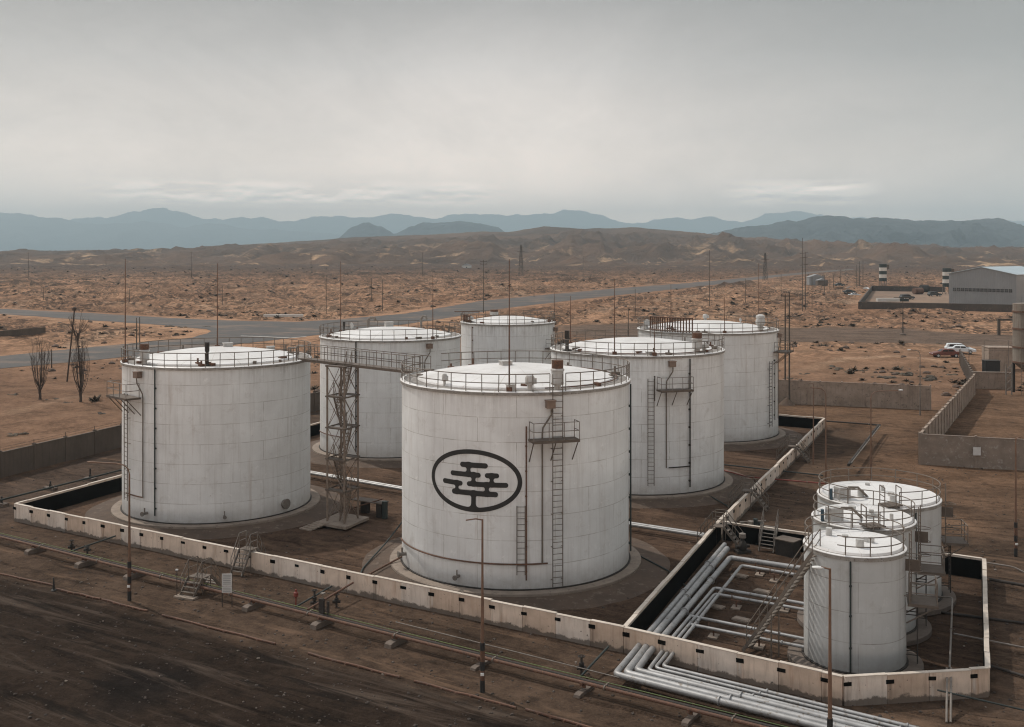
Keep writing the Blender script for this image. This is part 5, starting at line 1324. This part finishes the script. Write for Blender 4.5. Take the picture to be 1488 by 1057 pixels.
gr = G(1374,521); car((gr.x,gr.y,gz(gr.x,gr.y)), PI-.04, 'carred', 'rust red sedan parked side-on in front of the white cars', 'sedan', 1.1)
gr = G(1397,516.5); car((gr.x,gr.y,gz(gr.x,gr.y)), -.35, 'carwhite', 'white sedan right behind the rust red car', 'sedan', 1.05)
gr = G(1393,510); car((gr.x,gr.y,gz(gr.x,gr.y)), -.22, 'carwhite', 'white estate car, farthest of the three cars on the track', 'estate', 1.1)
for x,y,m,rz,l_ in ((1220,420.5,'cargrey',.1,'tiny dark vehicle, leftmost of the row left of the walled compound'),(1236,420,'cargrey',.6,'tiny dark vehicle in the middle of the row left of the walled compound'),(1247,421.5,'cargrey',0,'tiny low dark vehicle beside the pale one near the compound'),(1258,419,'carwhite',2.2,'tiny white vehicle beside the compound corner'),(1234,428.5,'cargrey',-.1,'tiny dark vehicle parked nearer, below the row by the compound'),(1242,429.5,'carwhite',-.1,'tiny pale vehicle parked nearer, below the row by the compound')):
    g = G(x,y); car((g.x,g.y,gz(g.x,g.y)), rz, m, l_, 'sedan', 1.15, 'vehicles parked near the compound')
# ------------------------------------------------------------------ compound, hangar, water towers, silo
root = thing('compound_wall','dark brown compound wall around the grey hangar','wall',(0,0,0)); 
c0,c1 = G(1249,449),G(1478,454); c2,c3 = G(1266,423),G(1372,425); mb = MB()
def wseg(mb,a,b,h,t=.5): d = (b-a); mb.box(((a+b)/2+Vector((0,0,h/2-.3)))[:], (d.length+t,t,h+.6), math.atan2(d.y,d.x))
wseg(mb,c0,c1,2.5); wseg(mb,c0+Vector((0,.6,0)),c2-Vector((0,.6,0)),2.4); wseg(mb,c2,c3,2.6); mb.build('wall_panels',M['walldark'],root)
mb = MB(); p = [(c0.x,c0.y),(c1.x,c1.y),(c3.x+30,c3.y),(c2.x,c2.y)]; mb.add([(x,y,.06) for x,y in p],[(0,1,2,3)]); struct(mb.build('yard',pm('pale_yard',(.26,.165,.105),(.13,.087,.06),.04,.95,c3=(.07,.05,.038))))
def drum(px, py, label, r, l, mat):
    g = G(px,py); root = thing('scrap_drum',label,'drum',(g.x,g.y,.06),.3); mb = MB(); mb.bar((-l/2,0,r),(l/2,0,r),r,14); mb.bar((l/2,0,r),(l/2+.4,0,r),r*.6,12); mb.build('barrel',M[mat],root); mb = MB()
    for x in (-l*.3,l*.3): mb.box((x,0,.15),(.3,r*1.6,.3))
    mb.build('cradle',M['timber'],root)
drum(1334,428,'rusty drum lying in the walled compound beside the hangar',1.5,4.5,'rust')
drum(1343,425,'dark drum lying behind the rusty one in the walled compound',1.8,4.0,'darksteel')
for x,y,m,l_ in ((1318,435.5,'cargrey','tiny dark vehicle inside the walled compound, in the middle'),(1358,431,'cargrey','tiny dark vehicle inside the walled compound, close to the hangar')):
    g = G(x,y); car((g.x,g.y,.06), .2, m, l_, 'estate', 1.3)
root = thing('pallet_stack','low pale stack behind the front wall of the walled compound','stack',G(1290,438.5),.05); mb = MB(); mb.box((0,0,.7),(9,2.0,1.3)); mb.build('stack',M['whitewash'],root); mb = MB(); mb.box((6.5,0,.6),(3.5,1.8,1.1)); mb.build('stack',M['teal'],root)
hb = G(1379,446.5); hr_ = G(1477,450.5); hd = (hr_-hb); wh = hd.length; hd.normalize(); hn = Vector((-hd.y,hd.x,0)); dep = 30.0
root = thing('hangar','grey corrugated hangar with a strip of dark windows and a pale blue roof','hangar',hb,math.atan2(hd.y,hd.x)+0.0)
He, Hp = ZAT(398,hb.y), ZAT(388.5,hb.y); xp = wh*.5
mb = MB(); gb = [(0,-.3),(wh,-.3),(wh,He),(xp,Hp),(0,He)]
vs = [(x,y,z) for y in (0,dep) for x,z in gb]; mb.add(vs,[(0,1,2,3,4),(9,8,7,6,5),(1,6,7,2),(0,4,9,5)])
for i in range(int(wh/.8)):
    x = .4+i*.8; zt_ = He+(Hp-He)*(1-abs(x-xp)/xp); mb.box((x,-.04,zt_/2-.1),(.12,.06,zt_-.2))
mb.build('wall',M['corrug'],root); mb = MB()
for (xa,za),(xb,zb2) in (((-.4,He-.05),(xp,Hp+.12)),((xp,Hp+.12),(wh+.4,He-.05))):
    mb.add([(xa,-.5,za),(xb,-.5,zb2),(xb,dep+.5,zb2),(xa,dep+.5,za),(xa,-.5,za+.15),(xb,-.5,zb2+.15),(xb,dep+.5,zb2+.15),(xa,dep+.5,za+.15)],[(3,2,1,0),(4,5,6,7),(0,1,5,4),(1,2,6,5),(2,3,7,6),(3,0,4,7)])
mb.build('roof',M['corrugroof'],root)
for i in range(15):
    x = wh*.06+wh*.885*(i+.5)/15; zc = ZAT(420.5,hb.y); mb = MB(); ww = wh*.885/15*.82; mb.box((x,-.10,zc),(ww,.06,1.15)); wdw = mb.build('window',M['glassdark'],root)
    mb = MB(); mb.box((x,-.14,zc),(.05,.03,1.15)); mb.box((x,-.145,zc),(ww,.03,.05)); mb.box((x,-.12,zc-.62),(ww+.2,.1,.08)); mb.build('window_frame',M['corrug'],wdw)
mb = MB(); mb.box((wh+.04,6,2.2),(.1,4,4.4)); mb.build('door',M['corrug'],root)
def wtower(px, yb, yt, ybody, label, w):
    g = G(px,yb); h1 = ZAT(yt,g.y); h0 = ZAT(ybody,g.y); root = thing('water_tower',label,'water tower',(g.x,g.y,gz(g.x,g.y))); n = 5; r = w
    for k in range(n):
        z0 = h0+(h1-h0)*k/n; z1 = h0+(h1-h0)*(k+1)/n; mb = MB(); mb.lathe([(.01,z0+.001),(r,z0),(r,z1),(.01,z1-.001)],n=18); mb.build('painted_band',M['whitewash' if k%2 else 'teal'],root)
    mb = MB()
    for sx in (-1,1):
        for sy in (-1,1): mb.bar((sx*r*.75,sy*r*.75,-.5),(sx*r*.7,sy*r*.7,h0),.16,6)
    mb.bar((-r*.75,-r*.75,0),(r*.7,-r*.7,h0*.9),.08,5); mb.bar((r*.75,-r*.75,0),(-r*.7,-r*.7,h0*.9),.08,5); mb.build('legs',M['railpale'],root)
    mb = MB(); mb.box((r+.5,0,h1-1.5),(1.2,1.4,2.4)); mb.build('cabin',M['fencedark'],root)
wtower(1283,421,384,409,'striped water tower on legs, standing behind the compound wall',1.95)
wtower(1376,428,390,417,'striped water tower half hidden behind the left end of the hangar',1.95)
# silo and hopper yard
sx, sy = 73.2, 150.0
root = thing('silo','rusty grey silo with a hopper on steel legs at the right edge','silo',(sx,sy,0)); mb = MB(); rS = 2.55
mb.lathe([(.01,12.9),(rS,12.7),(rS,4.4),(.5,2.6),(.5,2.0)],n=32); mb.build('barrel',pm('silo_steel',(.22,.195,.165),(.14,.115,.09),.5,.7,streak=.7,streakcol=(.12,.06,.04)),root); mb = MB()
for z in (11.6,9.2,6.6,4.5): mb.lathe([(rS+.0,z-.12),(rS+.1,z-.12),(rS+.1,z+.12),(rS,z+.12)],n=32)
mb.build('hoop',M['rust'],root)
for a in range(4):
    t = PI/4+a*PI/2; mb = MB(); mb.beam((math.cos(t)*rS,math.sin(t)*rS,-.2),(math.cos(t)*rS,math.sin(t)*rS,4.6),.3,.3); mb.build('leg',M['darksteel'],root)
mb = MB(); ladder(mb,-.9,rS,0,12.8,.5,.2); mb.build('ladder',M['rail'],root)
def blk(nm,label,cat,px,py,size,mat,rz=.0,z=0,lid=None):
    g = G(px,py); root = thing(nm,label,cat,(g.x,g.y,z),rz); mb = MB(); mb.box((0,size[1]/2,size[2]/2),size); mb.build('body',M[mat],root); mb = MB(); mb.box((0,size[1]/2,size[2]+.05),(size[0]+.2,size[1]+.2,.1)); mb.build('lid',M[lid or mat],root); return root
blk('retaining_wall','grey concrete retaining wall below the silo yard','wall',1442,566,(5.2,.5,2.4),'fence',-.12,lid='slab')
blk('steel_bin','black steel bin in the silo yard','bin',1443,549,(2.2,1.6,2.0),'blackpaint',-.05,z=.6,lid='darksteel')
blk('store_hut','dark flat roofed hut behind the black bin','hut',1456,540,(4.2,3.5,3.9),'fence',-.1,lid='fence')
root = thing('gantry','dark steel gantry frame left of the silo','gantry',G(1451.5,488),0); mb = MB(); mb.beam((0,0,-.3),(0,0,3.55),.55,.5); mb.beam((-.3,0,3.8),(5.4,0,3.8),.5,.5); mb.beam((5,0,-.3),(5,0,3.55),.4,.4); mb.build('frame',M['timber'],root)
root = thing('gantry','thin pipe rail frame in front of the silo yard hut','rail frame',G(1430,545),0); mb = MB()
for x in (0,4.0): mb.bar((x,0,0),(x,0,5.6),.05,5)
for z in (5.5,4.8,4.0): mb.bar((0,0,z),(6.5,0,z),.04,5)
mb.build('frame',M['rail'],root)
sr = bpy.data.objects['silo']; q = G(1466,574)-Vector((sx,sy,0)); mb = MB()
for x in (-.4,.4): mb.beam(q+Vector((x,0,0)),q+Vector((x,0,4.3)),.14,.14)
for i in range(4): mb.bar(q+Vector((-.4,0,.5+i)),q+Vector((.4,0,1.2+i)),.05,5); mb.bar(q+Vector((-.4,0,.6+i)),q+Vector((.4,0,.6+i)),.04,5)
mb.build('access_ladder',M['railpale'],sr)
# far sheds and debris heaps that can be told apart
for x,y,wd,hh,mat,l_ in ((1185,415,9,4.5,'corrug','small grey shed on the plain left of the parked vehicles'),(1194,416,6,5,'fencedark','small dark shed beside the grey shed on the plain'),(848,374,14,5,'whitewash','tiny white house at the foot of the central hills'),(1238,375.5,20,5,'whitewash','tiny white house at the foot of the right hills'),(678,389,12,4,'whitewash','tiny pale house on the plain behind the rear centre tank')):
    g = G(x,y); z0 = gz(g.x,g.y); root = thing('shed',l_,'shed',(g.x,g.y,z0)); mb = MB(); mb.box((0,0,hh/2-.5),(wd,wd*.7,hh+1)); mb.build('wall',M[mat],root)
    mb = MB(); mb.extrude([(-wd/2-.3,hh),(wd/2+.3,hh),(0,hh+wd*.18)],(0,0,0),Vector((1,0,0)),Vector((0,0,1)),Vector((0,1,0)),wd*.75); mb.build('roof',M['corrug'],root); mb = MB(); mb.box((0,-wd*.35-.03,1.1),(1.2,.06,2.2)); mb.build('door',M['glassdark'],root)
o = MB(); o.box((0,0,.35),(12,1.2,.7)); q = o.build('concrete_beam',M['whitewash']); q.location = G(412,461)+Vector((0,0,.1)); tag(q,'long pale concrete beam lying beyond the road junction','beam')
for i,(x,y,l_) in enumerate(((1160,583,'dark stack of pipes lying against the pale back fence'),)):
    root = thing('pipe_stack',l_,'pipes',G(x,y),-.15); mb = MB()
    for k in range(6): mb.bar((-2.2+.1*(k%2),.3*(k%3),.13+.26*(k//3)),(1.9,.3*(k%3),.13+.26*(k//3)),.13,8)
    mb.build('pipe_bundle',M['darksteel'],root)
mb = MB(); mb.lathe([(.01,.95),(.3,.7),(.9,.2),(1.2,-.05)],n=14); q = mb.build('sand_heap',M['earthskirt']); q.location = G(1143,588); tag(q,'little heap of sand in front of the dark pipe stack','heap')
# ------------------------------------------------------------------ scrub and stones
def blob(mb, c, r, rd, flat=.6):
    vs = []; fs = []; n = 6
    for k,(ph,q) in enumerate(((-.3,.9),(.35,1.0),(.9,.6))):
        for j in range(n):
            a = 2*PI*j/n+k*.5; w = r*q*rd.uniform(.7,1.25); vs.append((c[0]+math.cos(a)*w,c[1]+math.sin(a)*w,c[2]+r*flat*ph*rd.uniform(.8,1.2)))
    vs.append((c[0],c[1],c[2]+r*flat*1.15))
    for k in range(2):
        for j in range(n): fs.append((k*n+j,k*n+(j+1)%n,(k+1)*n+(j+1)%n,(k+1)*n+j))
    for j in range(n): fs.append((2*n+j,2*n+(j+1)%n,3*n))
    mb.add(vs,fs)
rd = random.Random(21)
pts = []
while len(pts) < 19000:
    y = 140*math.exp(rd.random()**.9*2.3); x = rd.uniform(-1,1)*(.58*y+20); pts.append((x,y))
P_ = np.array(pts); rdm = sdp(P_[:,0],P_[:,1],ROAD); tk = sdp(P_[:,0],P_[:,1],TRACK); yd = sdp(P_[:,0],P_[:,1],YARD); hg = sdp(P_[:,0],P_[:,1],HANG); zz = ground_h(P_[:,0],P_[:,1]); dn_ = fbm(P_[:,0]/22,P_[:,1]/34,91,4,.6)
sc_ = MB(); rk = MB()
def bush(mb, c, r, rd):
    for k in range(46 if r > .5 else 16):
        a = rd.uniform(0,6.283); e = rd.uniform(.1,1.3); d = Vector((math.cos(a)*math.cos(e),math.sin(a)*math.cos(e),math.sin(e)*.55))*r*rd.uniform(.35,1.1); w = Vector((-math.sin(a),math.cos(a),rd.uniform(-.5,.5)))*r*.13
        q = c+d*rd.uniform(.0,.35); mb.add([q,q+d*.5+w,q+d*.9,q+d*.5-w],[(0,1,2,3)])
for i,(x,y) in enumerate(pts):
    if rdm[i] < 3 or tk[i] < 1 or yd[i] < 2.5 or hg[i] < 2: continue
    if dn_[i] < rd.uniform(.42,.60): continue
    if rd.random() < .62: bush(sc_, Vector((x,y,zz[i]-.05)), (rd.random()**3*1.0+.24)*(1+.0011*min(y,900)), rd)
    else: blob(rk, (x,y,zz[i]+.02), (rd.random()**2*.5+.14)*(1+.0009*y), rd)
for x,y,r in ((1212,536,1.5),(1245,540,1.2),(1320,548,1.8),(1352,552,1.9),(1170,545,1.0),(1290,552,1.3),(20,575,.8),(82,578,.7),(100,585,.5),(140,583,.6),(25,690-60,.9),(150,600,.8),(300,466+9,1.0),(245,475,1.5),(262,476,1.2),(1380,545,1.4),(1130,540,.9),(1370,500,1.0),(1150,552,.9)):
    g = G(x,y); 
    for k in range(7):
        c = Vector((g.x+rd.gauss(0,.7)*r,g.y+rd.gauss(0,.7)*r,gz(g.x,g.y)-.05)); q = r*rd.uniform(.2,.5); blob(sc_, (c.x,c.y,c.z), q, rd, .5); bush(sc_, c, q*.9, rd); bush(sc_, c+Vector((q*.4,0,q*.2)), q*.7, rd)
struct(sc_.build('scrub',M['scrubmat'],fix=False),'stuff'); struct(rk.build('rocks',M['rockmat'],fix=False),'stuff')
# pebbles in the yard
pb = MB(); n = 0
while n < 5200:
    y = rd.uniform(38,100); x = rd.uniform(-.56*y,.56*y)
    if sdp(np.array([x]),np.array([y]),BIG)[0] < .6 and rd.random() < .6: continue
    blob(pb,(x,y,gz(x,y)+.005),rd.choice((.025,.03,.04,.05,.06,.09))*rd.uniform(.7,1.2),rd); n += 1
struct(pb.build('pebbles',pm('yard_gravel',(.060,.044,.034),(.035,.027,.022),.6,.95,c3=(.20,.165,.135)),fix=False),'stuff')
# ------------------------------------------------------------------ haze
mb = MB(); mb.box((0,9800,397),(44000,20400,806)); hz = mb.build('haze',bpy.data.materials.new('haze_air'),sharp=20); struct(hz,'stuff')
hm = hz.data.materials[0]; hm.use_nodes = True; hn_ = hm.node_tree; hn_.nodes.clear()
out = hn_.nodes.new('ShaderNodeOutputMaterial'); pv = hn_.nodes.new('ShaderNodeVolumePrincipled'); pv.inputs['Color'].default_value = (.70,.90,1.0,1); pv.inputs['Density'].default_value = 1.18e-4; pv.inputs['Anisotropy'].default_value = 0.0
hn_.links.new(pv.outputs[0],out.inputs['Volume'])
hz.hide_select = True
# ------------------------------------------------------------------ sky, sun, camera
SUN_EL = math.radians(50); trav = Vector((.74,-.67,0)).normalized()
w = bpy.data.worlds.new('World'); SC.world = w; w.use_nodes = True; nt = NT(w); bg = nt.n['Background']
tc_ = nt.new('ShaderNodeTexCoord').outputs['Generated']; sp = nt.new('ShaderNodeSeparateXYZ'); nt.link(tc_,sp.inputs[0])
sky = nt.new('ShaderNodeTexSky'); sky.sky_type = 'NISHITA'; sky.sun_disc = False; sky.sun_elevation = SUN_EL; sky.sun_rotation = math.atan2(-trav.x,-trav.y); sky.dust_density = 4; sky.air_density = 1.2
g = nt.ramp(sp.outputs[2],[(0.0,(1.55,1.28,1.07)),(.05,(.98,.86,.76)),(.108,(.58,.54,.505)),(.17,(.365,.358,.35)),(.225,(.215,.215,.214)),(.36,(.30,.315,.325)),(.6,(.45,.495,.535)),(1.0,(.51,.575,.64))])
gl = nt.ramp(nt.math('ABSOLUTE', nt.math('ADD', sp.outputs[0], .03)), [(.02,1.0),(.5,.74)])
g = nt.mix(1.0, g, gl, 'MULTIPLY')
mott = nt.noise(nt.mapping(tc_,(1,1,2.0)), 4.2, 7, .66, .6)
mott2 = nt.noise(nt.mapping(tc_,(1,1,1.6),(4,4,4)), 13, 6, .65, .4)
g = nt.mix(1.0, g, nt.ramp(mott2,[(.3,.955),(.7,1.045)]), 'MULTIPLY')
g = nt.mix(1.0, g, nt.ramp(mott,[(.28,.86),(.72,1.13)]), 'MULTIPLY')
xr = nt.math('MULTIPLY', nt.ramp(sp.outputs[0],[(.05,0.0),(.5,1.0)]), nt.ramp(sp.outputs[2],[(.0,.25),(.18,1.0)]))
g = nt.mix(nt.math('MULTIPLY',xr,.85), g, (.125,.134,.136))
cl = nt.noise(nt.mapping(tc_,(14,14,88)), 1.0, 7, .62); band = nt.math('MULTIPLY', nt.ramp(sp.outputs[2],[(.040,0.0),(.048,1.0)]), nt.ramp(sp.outputs[2],[(.056,1.0),(.066,0.0)]))
az = nt.math('ADD', nt.math('MULTIPLY', nt.ramp(nt.math('ADD',sp.outputs[0],.5),[(.12,0.0),(.18,1.0),]), nt.ramp(nt.math('ADD',sp.outputs[0],.5),[(.46,1.0),(.50,0.0)])), nt.math('MULTIPLY', nt.ramp(nt.math('ADD',sp.outputs[0],.5),[(.69,0.0),(.73,1.0)]), nt.ramp(nt.math('ADD',sp.outputs[0],.5),[(.79,1.0),(.83,0.0)])))
band = nt.math('MULTIPLY', band, az)
cm = nt.math('MULTIPLY', nt.ramp(cl,[(.41,0.0),(.55,1.0)]), band); g = nt.mix(nt.math('MULTIPLY',cm,.85), g, (1.42,1.27,1.14))
cl2 = nt.noise(nt.mapping(tc_,(14,14,88),(0,0,.32)), 1.0, 7, .62); cs_ = nt.math('MULTIPLY', nt.ramp(cl2,[(.43,0.0),(.57,1.0)]), band); g = nt.mix(nt.math('MULTIPLY',cs_,.6), g, (.56,.53,.50))
g10 = nt.mix(1.0, g, (21.0,19.3,18.4), 'MULTIPLY'); 
for nd in nt.n:
    if nd.bl_idname == 'ShaderNodeMix': nd.clamp_result = False
col = nt.mix(.06, g10, sky.outputs[0]); nt.link(col,bg.inputs['Color']); bg.inputs['Strength'].default_value = .1
sl = bpy.data.lights.new('sun','SUN'); sl.energy = 2.7; sl.angle = math.radians(1.5); sl.color = (1.0,.93,.84); so = bpy.data.objects.new('sun',sl); COL.objects.link(so)
so.rotation_euler = Vector((trav.x*math.cos(SUN_EL),trav.y*math.cos(SUN_EL),-math.sin(SUN_EL))).to_track_quat('-Z','Y').to_euler(); so.location = (-60,60,90)
cd = bpy.data.cameras.new('camera'); cam = bpy.data.objects.new('camera',cd); COL.objects.link(cam); SC.camera = cam
cam.location = (0,0,H); cam.rotation_euler = (PI/2,0,0); cd.sensor_fit = 'HORIZONTAL'; cd.sensor_width = 36; cd.lens = F/1488*36; cd.shift_y = -(528.5-YH)/1488; cd.clip_end = 90000; cd.clip_start = .5
vs_ = SC.view_settings; vs_.view_transform = 'Standard'; vs_.look = 'None'; vs_.exposure = 0; vs_.gamma = 1; vs_.use_curve_mapping = False
SC.render.engine = 'CYCLES'; SC.cycles.use_denoising = True; SC.cycles.pixel_filter_type = 'BLACKMAN_HARRIS'; SC.cycles.filter_width = 1.15; SC.cycles.max_bounces = 5; SC.cycles.volume_bounces = 0; SC.cycles.diffuse_bounces = 3
